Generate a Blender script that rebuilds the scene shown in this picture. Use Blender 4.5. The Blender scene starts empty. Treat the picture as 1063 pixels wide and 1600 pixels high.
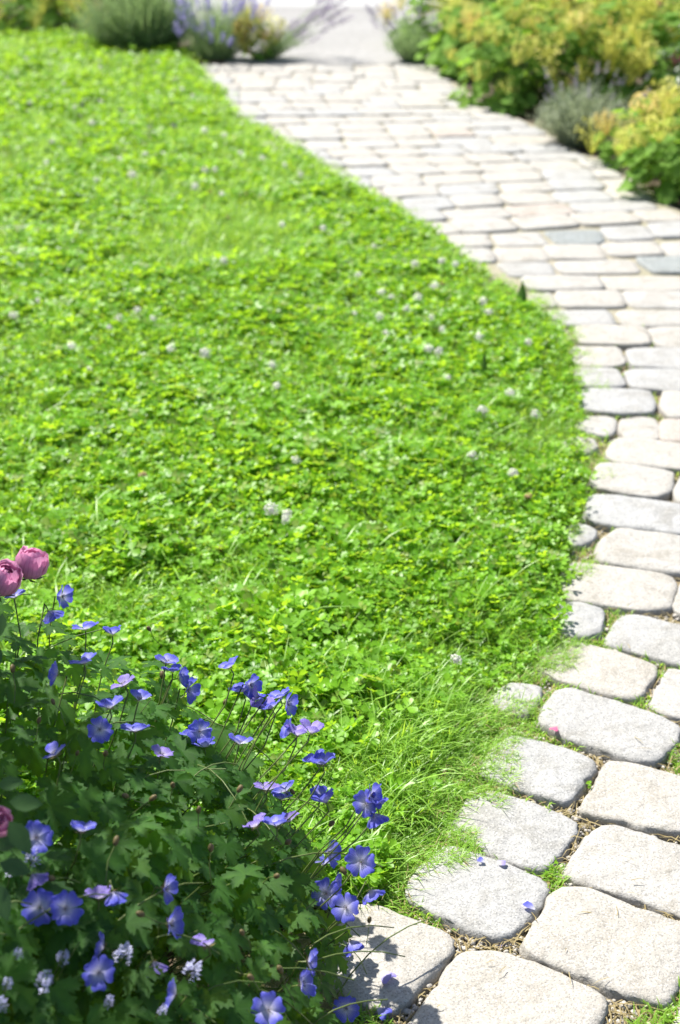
import bpy, math, random
from math import sin, cos, pi, radians, sqrt, atan2
from mathutils import Vector, Matrix, Euler, noise

random.seed(11)
R = random.random
U = random.uniform
S = bpy.context.scene
COL = S.collection

# ------------------------------------------------------------------ camera, sky, sun, exposure
CAM_H, PITCH, FPX = 1.5, radians(26.0), 2222.0
cam_d = bpy.data.cameras.new('camera')
cam = bpy.data.objects.new('camera', cam_d); COL.objects.link(cam)
cam.location = (0, 0, CAM_H); cam.rotation_euler = (pi / 2 - PITCH, 0, 0)
cam_d.sensor_fit = 'VERTICAL'; cam_d.sensor_height = 36.0; cam_d.sensor_width = 24.0; cam_d.lens = 50.0
cam_d.clip_start = 0.05; cam_d.clip_end = 600
cam_d.dof.use_dof = True; cam_d.dof.focus_distance = 2.15; cam_d.dof.aperture_fstop = 4.2
S.camera = cam

SUN_EL, SUN_AZ_LEFT = radians(56), radians(42)          # azimuth measured left of the view direction
w = bpy.data.worlds.new('World'); S.world = w; w.use_nodes = True
wn = w.node_tree.nodes; wn.clear()
wo = wn.new('ShaderNodeOutputWorld'); wb = wn.new('ShaderNodeBackground'); sk = wn.new('ShaderNodeTexSky')
sk.sky_type = 'NISHITA'; sk.sun_disc = False; sk.sun_elevation = SUN_EL; sk.sun_rotation = -SUN_AZ_LEFT
sk.air_density = 1.0; sk.dust_density = 1.5
wb.inputs['Strength'].default_value = 0.085
w.node_tree.links.new(sk.outputs[0], wb.inputs[0]); w.node_tree.links.new(wb.outputs[0], wo.inputs[0])
sd = bpy.data.lights.new('sun', 'SUN'); sd.energy = 5.0; sd.angle = radians(0.53); sd.color = (1.0, 0.95, 0.87)
sun = bpy.data.objects.new('sun', sd); COL.objects.link(sun)
sdir = Vector((-sin(SUN_AZ_LEFT) * cos(SUN_EL), cos(SUN_AZ_LEFT) * cos(SUN_EL), sin(SUN_EL)))   # towards the sun
sun.rotation_euler = sdir.to_track_quat('Z', 'Y').to_euler(); sun.location = sdir * 20

S.view_settings.view_transform = 'Standard'; S.view_settings.look = 'None'
S.view_settings.gamma = 1; S.view_settings.use_curve_mapping = False
S.view_settings.exposure = 1.0
S.cycles.use_denoising = True
S.cycles.max_bounces = 5; S.cycles.diffuse_bounces = 4; S.cycles.glossy_bounces = 2; S.cycles.transmission_bounces = 4
S.cycles.sample_clamp_indirect = 6

# ------------------------------------------------------------------ helpers
CP, SP = cos(PITCH), sin(PITCH)
def ray(px, py):
    a = (px - 531.5) / FPX; b = -(py - 800) / FPX
    return Vector((a, CP + b * SP, -SP + b * CP))
def at(px, py, z=0.0):
    d = ray(px, py); t = (z - CAM_H) / d.z
    return Vector((d.x * t, d.y * t, z))
def proj(p):
    r = Vector(p) - Vector((0, 0, CAM_H))
    zc = r.y * CP - r.z * SP
    if zc < 0.01: return (-9999, -9999)
    return (531.5 + FPX * r.x / zc, 800 - FPX * (r.y * SP + r.z * CP) / zc)
def inpoly(x, y, P):
    c = False; j = len(P) - 1
    for i in range(len(P)):
        xi, yi = P[i][0], P[i][1]; xj, yj = P[j][0], P[j][1]
        if (yi > y) != (yj > y) and x < (xj - xi) * (y - yi) / (yj - yi) + xi: c = not c
        j = i
    return c
def nz(x, y, s, o=0.0): return noise.noise(Vector((x * s + o, y * s - o, o * 1.7)))
def tag(o, label=None, cat=None, group=None, kind=None):
    if label: o['label'] = label
    if cat: o['category'] = cat
    if group: o['group'] = group
    if kind: o['kind'] = kind
    return o
def empty(name, loc, rz=0):
    o = bpy.data.objects.new(name, None); COL.objects.link(o); o.location = loc; o.rotation_euler = (0, 0, rz)
    o.empty_display_size = 0.05
    return o
def link(name, me, parent=None, M=None):
    o = bpy.data.objects.new(name, me); COL.objects.link(o)
    if parent: o.parent = parent
    if M is not None: o.matrix_basis = M
    return o

class MB:
    """collects vertices and faces with a tint and a uv per vertex, and builds ONE mesh"""
    def __init__(s): s.v = []; s.f = []; s.t = []; s.uv = []; s.mi = []; s.cur = 0
    def vert(s, p, t=0.5, uv=(0, 0)):
        s.v.append(tuple(p)); s.t.append(t); s.uv.append(uv); return len(s.v) - 1
    def face(s, *i): s.f.append(i); s.mi.append(s.cur)
    def add(s, o, M=None, tint=None, mi=None):
        n = len(s.v)
        for k, p in enumerate(o.v):
            s.v.append(tuple(M @ Vector(p)) if M is not None else p)
            s.t.append(o.t[k] if tint is None else tint); s.uv.append(o.uv[k])
        for k, f in enumerate(o.f):
            s.f.append(tuple(i + n for i in f)); s.mi.append(o.mi[k] if mi is None else mi)
    def strip(s, pts, wd, side, tint=0.5, taper=True):
        """a flat ribbon along pts"""
        prev = None; n = len(pts) - 1
        for k, p in enumerate(pts):
            f = k / n; ww = wd * (1 - 0.85 * f * f if taper else 1)
            a = s.vert(Vector(p) - side * ww, tint, (0, f)); b = s.vert(Vector(p) + side * ww, tint, (1, f))
            if prev: s.face(prev[0], prev[1], b, a)
            prev = (a, b)
    def tube(s, pts, r0, r1, n=5, tint=0.5):
        prev = None; m = len(pts) - 1
        for k, p in enumerate(pts):
            p = Vector(p); d = (Vector(pts[min(k + 1, m)]) - Vector(pts[max(k - 1, 0)])).normalized()
            a = d.orthogonal().normalized(); b = d.cross(a); r = r0 + (r1 - r0) * k / m
            ring = [s.vert(p + (a * cos(2 * pi * i / n) + b * sin(2 * pi * i / n)) * r, tint, (i / n, k / m)) for i in range(n)]
            if prev:
                for i in range(n): s.face(prev[i], prev[(i + 1) % n], ring[(i + 1) % n], ring[i])
            prev = ring
    def blob(s, c, r, tint=0.5, seg=6, rings=4, sq=(1, 1, 1), jit=0.0):
        c = Vector(c); rows = []
        for j in range(rings + 1):
            ph = -pi / 2 + pi * j / rings
            if j in (0, rings): rows.append([s.vert(c + Vector((0, 0, sin(ph) * r * sq[2])), tint)]); continue
            rows.append([s.vert(c + Vector((cos(ph) * cos(2 * pi * i / seg) * sq[0], cos(ph) * sin(2 * pi * i / seg) * sq[1], sin(ph) * sq[2])) * r * (1 + U(-jit, jit)), tint) for i in range(seg)])
        for j in range(rings):
            A, B = rows[j], rows[j + 1]
            for i in range(seg):
                k = (i + 1) % seg
                if len(A) == 1: s.face(A[0], B[k], B[i])
                elif len(B) == 1: s.face(A[i], A[k], B[0])
                else: s.face(A[i], A[k], B[k], B[i])
    def mesh(s, name, mats, smooth=True):
        me = bpy.data.meshes.new(name); me.from_pydata(s.v, [], s.f)
        for m in (mats if isinstance(mats, (list, tuple)) else [mats]): me.materials.append(m)
        if any(s.mi): me.polygons.foreach_set('material_index', s.mi)
        at_ = me.attributes.new('tint', 'FLOAT', 'POINT'); at_.data.foreach_set('value', s.t)
        ul = me.uv_layers.new(name='uv'); li = [0] * len(me.loops); me.loops.foreach_get('vertex_index', li)
        flat = []
        for i in li: flat += s.uv[i]
        ul.data.foreach_set('uv', flat)
        if smooth: me.polygons.foreach_set('use_smooth', [True] * len(me.polygons))
        me.update(); return me
    def build(s, name, mats, parent=None, M=None, smooth=True): return link(name, s.mesh(name, mats, smooth), parent, M)

# ------------------------------------------------------------------ materials
def newmat(name):
    m = bpy.data.materials.new(name); m.use_nodes = True; nt = m.node_tree; nt.nodes.clear()
    out = nt.nodes.new('ShaderNodeOutputMaterial'); return m, nt, out
def N(nt, t, **kw):
    n = nt.nodes.new(t)
    for k, v in kw.items(): setattr(n, k, v)
    return n
def ramp(nt, src, stops):
    r = nt.nodes.new('ShaderNodeValToRGB'); e = r.color_ramp.elements
    while len(e) < len(stops): e.new(0.5)
    for k, (p, c) in enumerate(stops): e[k].position = p; e[k].color = (*c, 1)
    nt.links.new(src, r.inputs[0]); return r.outputs[0]
def mixc(nt, fac, a, b, mode='MIX'):
    n = nt.nodes.new('ShaderNodeMix'); n.data_type = 'RGBA'; n.blend_type = mode
    for sock, v in ((n.inputs[0], fac), (n.inputs[6], a), (n.inputs[7], b)):
        if hasattr(v, 'is_linked') or hasattr(v, 'links'): nt.links.new(v, sock)
        else: sock.default_value = v if isinstance(v, float) else (*v, 1)
    return n.outputs[2]
def mth(nt, op, a, b=0.0):
    n = nt.nodes.new('ShaderNodeMath'); n.operation = op
    for sock, v in ((n.inputs[0], a), (n.inputs[1], b)):
        if hasattr(v, 'links'): nt.links.new(v, sock)
        else: sock.default_value = v
    return n.outputs[0]
def leafmat(name, dark, light, trans, tmix=0.45, rough=0.42, spec=0.5, noise_s=0, bump=0.0):
    """a leaf: colour from dark to light by its own random value and tint; light also passes through it"""
    m, nt, out = newmat(name); L = nt.links.new
    oi = N(nt, 'ShaderNodeObjectInfo'); ta = N(nt, 'ShaderNodeAttribute', attribute_name='tint')
    f = mth(nt, 'ADD', mth(nt, 'MULTIPLY', oi.outputs['Random'], 0.35), mth(nt, 'MULTIPLY', ta.outputs['Fac'], 0.65))
    col = ramp(nt, f, [(0.08, dark), (0.9, light)])
    tcol = mixc(nt, f, tuple(c * 0.6 for c in trans), tuple(min(1, c * 1.3) for c in trans))
    p = N(nt, 'ShaderNodeBsdfPrincipled'); p.inputs['Roughness'].default_value = rough; p.inputs['Specular IOR Level'].default_value = spec
    L(col, p.inputs['Base Color'])
    tr = N(nt, 'ShaderNodeBsdfTranslucent'); L(tcol, tr.inputs['Color'])
    if bump:
        no = N(nt, 'ShaderNodeTexNoise'); no.inputs['Scale'].default_value = noise_s
        tc = N(nt, 'ShaderNodeTexCoord'); L(tc.outputs['Object'], no.inputs['Vector'])
        b = N(nt, 'ShaderNodeBump'); b.inputs['Strength'].default_value = bump; b.inputs['Distance'].default_value = 0.002
        L(no.outputs['Fac'], b.inputs['Height']); L(b.outputs[0], p.inputs['Normal'])
    mx = N(nt, 'ShaderNodeMixShader'); mx.inputs[0].default_value = tmix
    L(p.outputs[0], mx.inputs[1]); L(tr.outputs[0], mx.inputs[2]); L(mx.outputs[0], out.inputs[0]); return m
def petalmat(name, base, tip, tmix=0.4, vein=None, rough=0.5):
    """petal: uv.y runs from its base (0) to its rim (1), uv.x across"""
    m, nt, out = newmat(name); L = nt.links.new
    uv = N(nt, 'ShaderNodeUVMap', uv_map='uv'); sx = N(nt, 'ShaderNodeSeparateXYZ'); L(uv.outputs[0], sx.inputs[0])
    oi = N(nt, 'ShaderNodeObjectInfo')
    col = ramp(nt, sx.outputs[1], [(0.12, base), (0.48, tuple(0.25 * a + 0.75 * b for a, b in zip(base, tip))), (0.75, tip)])
    if vein:
        wv = mth(nt, 'SINE', mth(nt, 'MULTIPLY', sx.outputs[0], 2 * pi * 7))
        vf = mth(nt, 'MULTIPLY', mth(nt, 'GREATER_THAN', wv, 0.78), 0.6)
        col = mixc(nt, vf, col, vein)
    col = mixc(nt, mth(nt, 'MULTIPLY', oi.outputs['Random'], 0.3), col, tuple(c * 0.62 for c in tip))
    p = N(nt, 'ShaderNodeBsdfPrincipled'); p.inputs['Roughness'].default_value = rough; p.inputs['Specular IOR Level'].default_value = 0.3
    p.inputs['Sheen Weight'].default_value = 0.1
    L(col, p.inputs['Base Color'])
    tr = N(nt, 'ShaderNodeBsdfTranslucent'); L(col, tr.inputs['Color'])
    mx = N(nt, 'ShaderNodeMixShader'); mx.inputs[0].default_value = tmix
    L(p.outputs[0], mx.inputs[1]); L(tr.outputs[0], mx.inputs[2]); L(mx.outputs[0], out.inputs[0]); return m
def stonemat(name, a, b, warm, grime):
    m, nt, out = newmat(name); L = nt.links.new
    tc = N(nt, 'ShaderNodeTexCoord'); oi = N(nt, 'ShaderNodeObjectInfo')
    def nn(s, d=6, r=0.6):
        n = N(nt, 'ShaderNodeTexNoise'); n.inputs['Scale'].default_value = s; n.inputs['Detail'].default_value = d; n.inputs['Roughness'].default_value = r
        L(tc.outputs['Object'], n.inputs['Vector']); return n.outputs['Fac']
    big, mid, fine = nn(7), nn(45), nn(330, 3, 0.7)
    v = N(nt, 'ShaderNodeTexVoronoi'); v.inputs['Scale'].default_value = 420; L(tc.outputs['Object'], v.inputs['Vector'])
    col = mixc(nt, ramp(nt, big, [(0.35, (0, 0, 0)), (0.68, (1, 1, 1))]), a, b)
    col = mixc(nt, mth(nt, 'MULTIPLY', oi.outputs['Random'], 0.55), col, warm)
    stain = N(nt, 'ShaderNodeTexNoise'); stain.inputs['Scale'].default_value = 11; stain.inputs['Detail'].default_value = 5; stain.inputs['Distortion'].default_value = 1.2
    ofs = N(nt, 'ShaderNodeVectorMath', operation='ADD'); L(tc.outputs['Object'], ofs.inputs[0]); L(oi.outputs['Location'], ofs.inputs[1]); L(ofs.outputs[0], stain.inputs['Vector'])
    col = mixc(nt, ramp(nt, stain.outputs['Fac'], [(0.5, (0, 0, 0)), (0.72, (0.75, 0.75, 0.75))]), col, tuple(c * k for c, k in zip(a, (0.74, 0.70, 0.62))))
    sp = N(nt, 'ShaderNodeSeparateColor'); L(v.outputs['Color'], sp.inputs[0])
    col = mixc(nt, mth(nt, 'MULTIPLY', mth(nt, 'GREATER_THAN', sp.outputs[0], 0.82), 0.45), col, tuple(c * 0.42 for c in a))
    col = mixc(nt, mth(nt, 'MULTIPLY', mth(nt, 'LESS_THAN', sp.outputs[0], 0.14), 0.5), col, (0.5, 0.49, 0.465))
    col = mixc(nt, ramp(nt, mid, [(0.55, (0, 0, 0)), (0.75, (0.55, 0.55, 0.55))]), col, grime)
    ta = N(nt, 'ShaderNodeAttribute', attribute_name='tint')                # soil rubbed into the flanks and rims
    dirt = mth(nt, 'MULTIPLY', ta.outputs['Fac'], mth(nt, 'ADD', 0.2, mid))
    col = mixc(nt, dirt, col, (0.21, 0.185, 0.14))
    p = N(nt, 'ShaderNodeBsdfPrincipled'); p.inputs['Roughness'].default_value = 0.78; p.inputs['Specular IOR Level'].default_value = 0.35
    L(col, p.inputs['Base Color'])
    h = mth(nt, 'ADD', mth(nt, 'MULTIPLY', mid, 1.6), mth(nt, 'ADD', mth(nt, 'MULTIPLY', fine, 0.55), mth(nt, 'MULTIPLY', big, 2.0)))
    bm = N(nt, 'ShaderNodeBump'); bm.inputs['Strength'].default_value = 0.75; bm.inputs['Distance'].default_value = 0.0035
    L(h, bm.inputs['Height']); L(bm.outputs[0], p.inputs['Normal']); L(p.outputs[0], out.inputs[0]); return m
def groundmat(name, a, b, c, scale=6, bump=0.6, dist=0.01, rough=0.9, fine=120):
    m, nt, out = newmat(name); L = nt.links.new
    tc = N(nt, 'ShaderNodeTexCoord')
    n1 = N(nt, 'ShaderNodeTexNoise'); n1.inputs['Scale'].default_value = scale; n1.inputs['Detail'].default_value = 6
    n2 = N(nt, 'ShaderNodeTexNoise'); n2.inputs['Scale'].default_value = fine; n2.inputs['Detail'].default_value = 4
    for n in (n1, n2): L(tc.outputs['Object'], n.inputs['Vector'])
    col = mixc(nt, ramp(nt, n1.outputs['Fac'], [(0.38, (0, 0, 0)), (0.62, (1, 1, 1))]), a, b)
    col = mixc(nt, ramp(nt, n2.outputs['Fac'], [(0.5, (0, 0, 0)), (0.7, (1, 1, 1))]), col, c)
    p = N(nt, 'ShaderNodeBsdfPrincipled'); p.inputs['Roughness'].default_value = rough; p.inputs['Specular IOR Level'].default_value = 0.2
    L(col, p.inputs['Base Color'])
    bm = N(nt, 'ShaderNodeBump'); bm.inputs['Strength'].default_value = bump; bm.inputs['Distance'].default_value = dist
    L(n2.outputs['Fac'], bm.inputs['Height']); L(bm.outputs[0], p.inputs['Normal']); L(p.outputs[0], out.inputs[0]); return m

M_clover = leafmat('clover_leaf', (0.065, 0.19, 0.010), (0.225, 0.46, 0.026), (0.52, 0.95, 0.035), 0.42, 0.42, 0.40)
M_dull = leafmat('dull_clover_leaf', (0.09, 0.16, 0.02), (0.24, 0.34, 0.06), (0.42, 0.56, 0.06), 0.35, 0.5, 0.3)
M_grass = leafmat('grass_blade', (0.085, 0.21, 0.016), (0.27, 0.48, 0.065), (0.56, 0.92, 0.07), 0.42, 0.40, 0.42)
M_dry = leafmat('dry_grass', (0.22, 0.17, 0.07), (0.42, 0.35, 0.18), (0.35, 0.28, 0.12), 0.3, 0.55, 0.3)
M_ger = leafmat('geranium_leaf', (0.015, 0.055, 0.014), (0.06, 0.16, 0.026), (0.42, 0.74, 0.03), 0.40, 0.52, 0.22, 160, 0.35)
M_gstem = leafmat('geranium_stem', (0.08, 0.14, 0.03), (0.16, 0.20, 0.06), (0.15, 0.22, 0.05), 0.2, 0.45, 0.4)
M_sepal = leafmat('sepal', (0.12, 0.10, 0.04), (0.20, 0.15, 0.07), (0.2, 0.15, 0.06), 0.25, 0.5, 0.3)
M_blue = petalmat('geranium_petal', (0.78, 0.78, 0.84), (0.125, 0.145, 0.70), 0.42, (0.10, 0.04, 0.40))
M_anther = petalmat('stamen', (0.7, 0.7, 0.6), (0.10, 0.06, 0.16), 0.1)
M_pink = petalmat('rose_petal', (0.86, 0.50, 0.68), (0.84, 0.40, 0.62), 0.42, (0.62, 0.2, 0.42))
M_rleaf = leafmat('rose_leaf', (0.02, 0.06, 0.016), (0.05, 0.11, 0.03), (0.12, 0.26, 0.03), 0.3, 0.38, 0.5)
M_wood = leafmat('rose_cane', (0.05, 0.05, 0.02), (0.10, 0.09, 0.04), (0.05, 0.05, 0.02), 0.05, 0.6, 0.3)
M_white = leafmat('clover_floret', (0.74, 0.73, 0.66), (0.88, 0.86, 0.82), (0.85, 0.82, 0.76), 0.5, 0.6, 0.2)
M_brownfl = leafmat('withered_floret', (0.28, 0.15, 0.07), (0.52, 0.36, 0.24), (0.4, 0.25, 0.15), 0.25, 0.7, 0.2)
M_purplefl = leafmat('selfheal_floret', (0.12, 0.06, 0.22), (0.28, 0.17, 0.45), (0.25, 0.15, 0.4), 0.25, 0.6, 0.2)
M_alch = leafmat('mantle_leaf', (0.08, 0.19, 0.028), (0.25, 0.42, 0.085), (0.34, 0.58, 0.05), 0.42, 0.75, 0.12)
M_yel = leafmat('mantle_floret', (0.56, 0.58, 0.10), (0.84, 0.80, 0.24), (0.80, 0.78, 0.16), 0.35, 0.6, 0.2)
M_orange = leafmat('orange_floret', (0.58, 0.44, 0.12), (0.80, 0.66, 0.26), (0.74, 0.58, 0.2), 0.35, 0.6, 0.2)
M_lav = leafmat('lavender_leaf', (0.14, 0.22, 0.09), (0.30, 0.40, 0.20), (0.38, 0.54, 0.20), 0.4, 0.6, 0.3)
M_lavfl = leafmat('lavender_floret', (0.26, 0.24, 0.52), (0.46, 0.42, 0.78), (0.5, 0.45, 0.85), 0.3, 0.6, 0.2)
M_lavgrey = leafmat('faded_floret', (0.30, 0.26, 0.34), (0.48, 0.43, 0.52), (0.5, 0.45, 0.56), 0.3, 0.7, 0.2)
M_silver = leafmat('silver_leaf', (0.24, 0.30, 0.18), (0.42, 0.46, 0.32), (0.45, 0.52, 0.30), 0.3, 0.6, 0.3)
M_palebl = leafmat('pale_floret', (0.36, 0.38, 0.60), (0.62, 0.64, 0.82), (0.5, 0.5, 0.75), 0.35, 0.6, 0.2)
M_st_pale = stonemat('granite_pale', (0.335, 0.328, 0.308), (0.385, 0.378, 0.357), (0.375, 0.345, 0.29), (0.26, 0.24, 0.195))
M_st_grey = stonemat('granite_grey', (0.305, 0.311, 0.309), (0.365, 0.369, 0.365), (0.335, 0.327, 0.307), (0.22, 0.216, 0.197))
M_st_warm = stonemat('granite_pink', (0.35, 0.31, 0.275), (0.385, 0.345, 0.31), (0.375, 0.33, 0.285), (0.3, 0.25, 0.2))
M_st_slate = stonemat('stone_slate', (0.20, 0.225, 0.225), (0.235, 0.26, 0.26), (0.25, 0.27, 0.262), (0.16, 0.175, 0.17))
M_peb = stonemat('pebble', (0.42, 0.40, 0.36), (0.52, 0.50, 0.46), (0.36, 0.30, 0.22), (0.30, 0.26, 0.2))
M_soil = groundmat('soil', (0.06, 0.045, 0.03), (0.10, 0.075, 0.05), (0.14, 0.11, 0.08))
M_bed = groundmat('joint_sand', (0.26, 0.21, 0.13), (0.15, 0.145, 0.06), (0.34, 0.29, 0.21), 9, 0.8, 0.008)
M_turf = groundmat('turf_soil', (0.06, 0.10, 0.02), (0.06, 0.07, 0.03), (0.09, 0.13, 0.03), 10)
M_pave = groundmat('pavement', (0.27, 0.267, 0.26), (0.31, 0.307, 0.30), (0.21, 0.207, 0.2), 0.9, 0.6, 0.006, 0.85, 28)

M_road = groundmat('road_surface', (0.33, 0.33, 0.325), (0.36, 0.36, 0.355), (0.29, 0.29, 0.285), 0.8, 0.4, 0.004, 0.85, 60)
# ------------------------------------------------------------------ the setting
def sheet(name, pts, z, mat, kind='structure'):
    b = MB(); ids = [b.vert((p[0], p[1], z)) for p in pts]; b.face(*ids)
    return tag(b.build(name, mat, smooth=False), kind=kind)
sheet('ground', [(-300, -100), (300, -100), (300, 500), (-300, 500)], -0.05, M_soil)

EDGE_PX = [(306, 98), (325, 125), (352, 155), (400, 200), (465, 232), (540, 285), (600, 318), (655, 348), (700, 390), (740, 420), (800, 447), (845, 490),
           (885, 540), (903, 600), (905, 650), (905, 720), (900, 800), (868, 880), (868, 940), (858, 1000), (808, 1055), (775, 1130),
           (745, 1190), (715, 1250), (690, 1300), (650, 1350), (610, 1390), (575, 1408), (540, 1412)]
EDGE = [at(*p).xy for p in EDGE_PX]
RIGHT_PX = [(688, 99), (700, 128), (745, 158), (800, 184), (850, 206), (895, 238), (950, 252), (990, 285), (1020, 312), (1063, 336), (1130, 366), (1210, 410)]
REDGE = [at(*p).xy for p in RIGHT_PX]
Y_END = at(500, 100).y
sheet('pavement', [(-60, Y_END + 0.01), (60, Y_END + 0.01), (60, 160), (-60, 160)], -0.004, M_pave)
sheet('road', [(-60, 13.3), (60, 13.1), (60, 160), (-60, 160)], -.0005, M_road)
path = sheet('path', [(EDGE[0].x - .3, Y_END)] + [(p.x - .12, p.y - .05) for p in EDGE] + [(-0.25, 1.7), (-0.2, 0.4), (2.6, 0.4), (3.2, 5)] + [(p.x + .06, p.y) for p in reversed(REDGE)], -0.019, M_bed)

M_fill = groundmat('joint_grit', (0.30, 0.275, 0.21), (0.25, 0.24, 0.16), (0.36, 0.33, 0.27), 9, 0.6, 0.006)
sheet('path_joints', [(EDGE[0].x - .3, Y_END - .002)] + [(p.x - .11, p.y - .05) for p in EDGE if p.y > 4.4] + [(4.0, 4.3)] + [(p.x + .05, p.y) for p in reversed(REDGE) if p.y > 4.9], -0.009, M_fill)
def polyx(P, y):
    for a, b in zip(P, P[1:]):
        if (a.y - y) * (b.y - y) <= 0 and a.y != b.y: return a.x + (b.x - a.x) * (y - a.y) / (b.y - a.y)
    return P[0].x if y > P[0].y else P[-1].x

STONES = []      # world outlines
def outline(P, n, rnd=0.9):
    """rounded closed outline through the corner points, resampled to n points"""
    m = len(P); out = []
    for i in range(m):
        p0, p1, p2, p3 = P[i - 1], P[i], P[(i + 1) % m], P[(i + 2) % m]
        for k in range(8):
            t = k / 8
            out.append(0.5 * ((2 * p1) + (p2 - p0) * t + (2 * p0 - 5 * p1 + 4 * p2 - p3) * t * t + (3 * p1 - p0 - 3 * p2 + p3) * t ** 3) * rnd
                       + (p1 * (1 - t) + p2 * t) * (1 - rnd))
    L = [0]
    for a, b in zip(out, out[1:] + out[:1]): L.append(L[-1] + (b - a).length)
    res = []; j = 0
    for k in range(n):
        d = L[-1] * k / n
        while L[j + 1] < d: j += 1
        f = (d - L[j]) / max(1e-9, L[j + 1] - L[j]); res.append(out[j].lerp(out[(j + 1) % len(out)], f))
    return res
def squared(P, wgt):
    """push the corner points of an outline out towards the stone's own rectangle"""
    P = [Vector((p[0], p[1])) for p in P]; c = sum(P, Vector((0, 0))) / len(P)
    best = None
    for k in range(36):
        a = k * pi / 72; e, f = Vector((cos(a), sin(a))), Vector((-sin(a), cos(a)))
        us = [p.dot(e) for p in P]; vs = [p.dot(f) for p in P]; ar = (max(us) - min(us)) * (max(vs) - min(vs))
        if best is None or ar < best[0]: best = (ar, e, f)
    ar, e, f = best
    us = [(p - c).dot(e) for p in P]; vs = [(p - c).dot(f) for p in P]
    u0, u1, v0, v1 = min(us), max(us), min(vs), max(vs); out = []
    for u, v in zip(us, vs):
        uu = (u - (u0 + u1) / 2) / ((u1 - u0) / 2); vv = (v - (v0 + v1) / 2) / ((v1 - v0) / 2)
        r = (abs(uu) ** 7 + abs(vv) ** 7) ** (1 / 7); k = 1 + wgt * (1 / max(r, .5) - 1)
        out.append(c + e * ((u0 + u1) / 2 + uu * k * (u1 - u0) / 2) + f * ((v0 + v1) / 2 + vv * k * (v1 - v0) / 2))
    return out
def stone(P, mat, n=26, name='paving_stone', label=None, zoff=0.0, rough=1.0, grow=.005, rnd=.9):
    P = [Vector((p[0], p[1])) for p in P]
    O = outline(P, n, rnd); c = sum(O, Vector((0, 0))) / n
    O = [c + (p - c) * (1 + grow / (p - c).length) for p in O]; STONES.append(O)
    b = MB(); seed = U(0, 50); tx, ty = U(-.012, .012), U(-.012, .012); bulge = U(0.002, 0.005)
    rings = [(-0.006, -0.085, 1), (-0.003, -0.028, .9), (-0.0003, -0.012, .5), (0.0015, -0.0048, .2), (0.004, -0.0016, .05), (0.010, -0.0003, 0), (0.024, 0, 0), (-1.0, 0, 0), (-2.0, 0, 0)]
    if n < 24: rings = [rings[0], rings[1], rings[3], rings[4], rings[6], rings[7]]
    rm = min((p - c).length for p in O); prev = None
    for ins, z, t in rings:
        ring = []
        for i, p in enumerate(O):
            d = p - c; r = d.length
            if ins <= -1: k = (.62 if ins > -1.5 else .32) * (1 - min(.024, rm * .3) / r) 
            else: k = 1 - (min(ins, rm * .3) + rough * 0.004 * nz(p.x, p.y, 28, seed) + rough * (0.003 if z > -.004 else .0065) * nz(p.x, p.y, 75, seed + z * 90)) / r
            zz = z + bulge * (1 - k * k)
            q = c + d * k
            if ins <= -1 or ins > 0.004: zz += (0.003 * nz(q.x, q.y, 14, seed) + 0.0022 * nz(q.x, q.y, 42, seed)) * rough
            ring.append(b.vert((q.x - c.x, q.y - c.y, zz + d.x * k * tx + d.y * k * ty), t))
        if prev:
            for i in range(n): b.face(prev[i], prev[(i + 1) % n], ring[(i + 1) % n], ring[i])
        prev = ring
    cc = b.vert((0, 0, bulge + rough * (0.003 * nz(c.x, c.y, 14, seed) + .0022 * nz(c.x, c.y, 42, seed))), 0)
    for i in range(n): b.face(prev[i], prev[(i + 1) % n], cc)
    o = b.build(name, mat, path); o.location = (c.x, c.y, zoff)
    if label: o['label'] = label
    return o
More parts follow.
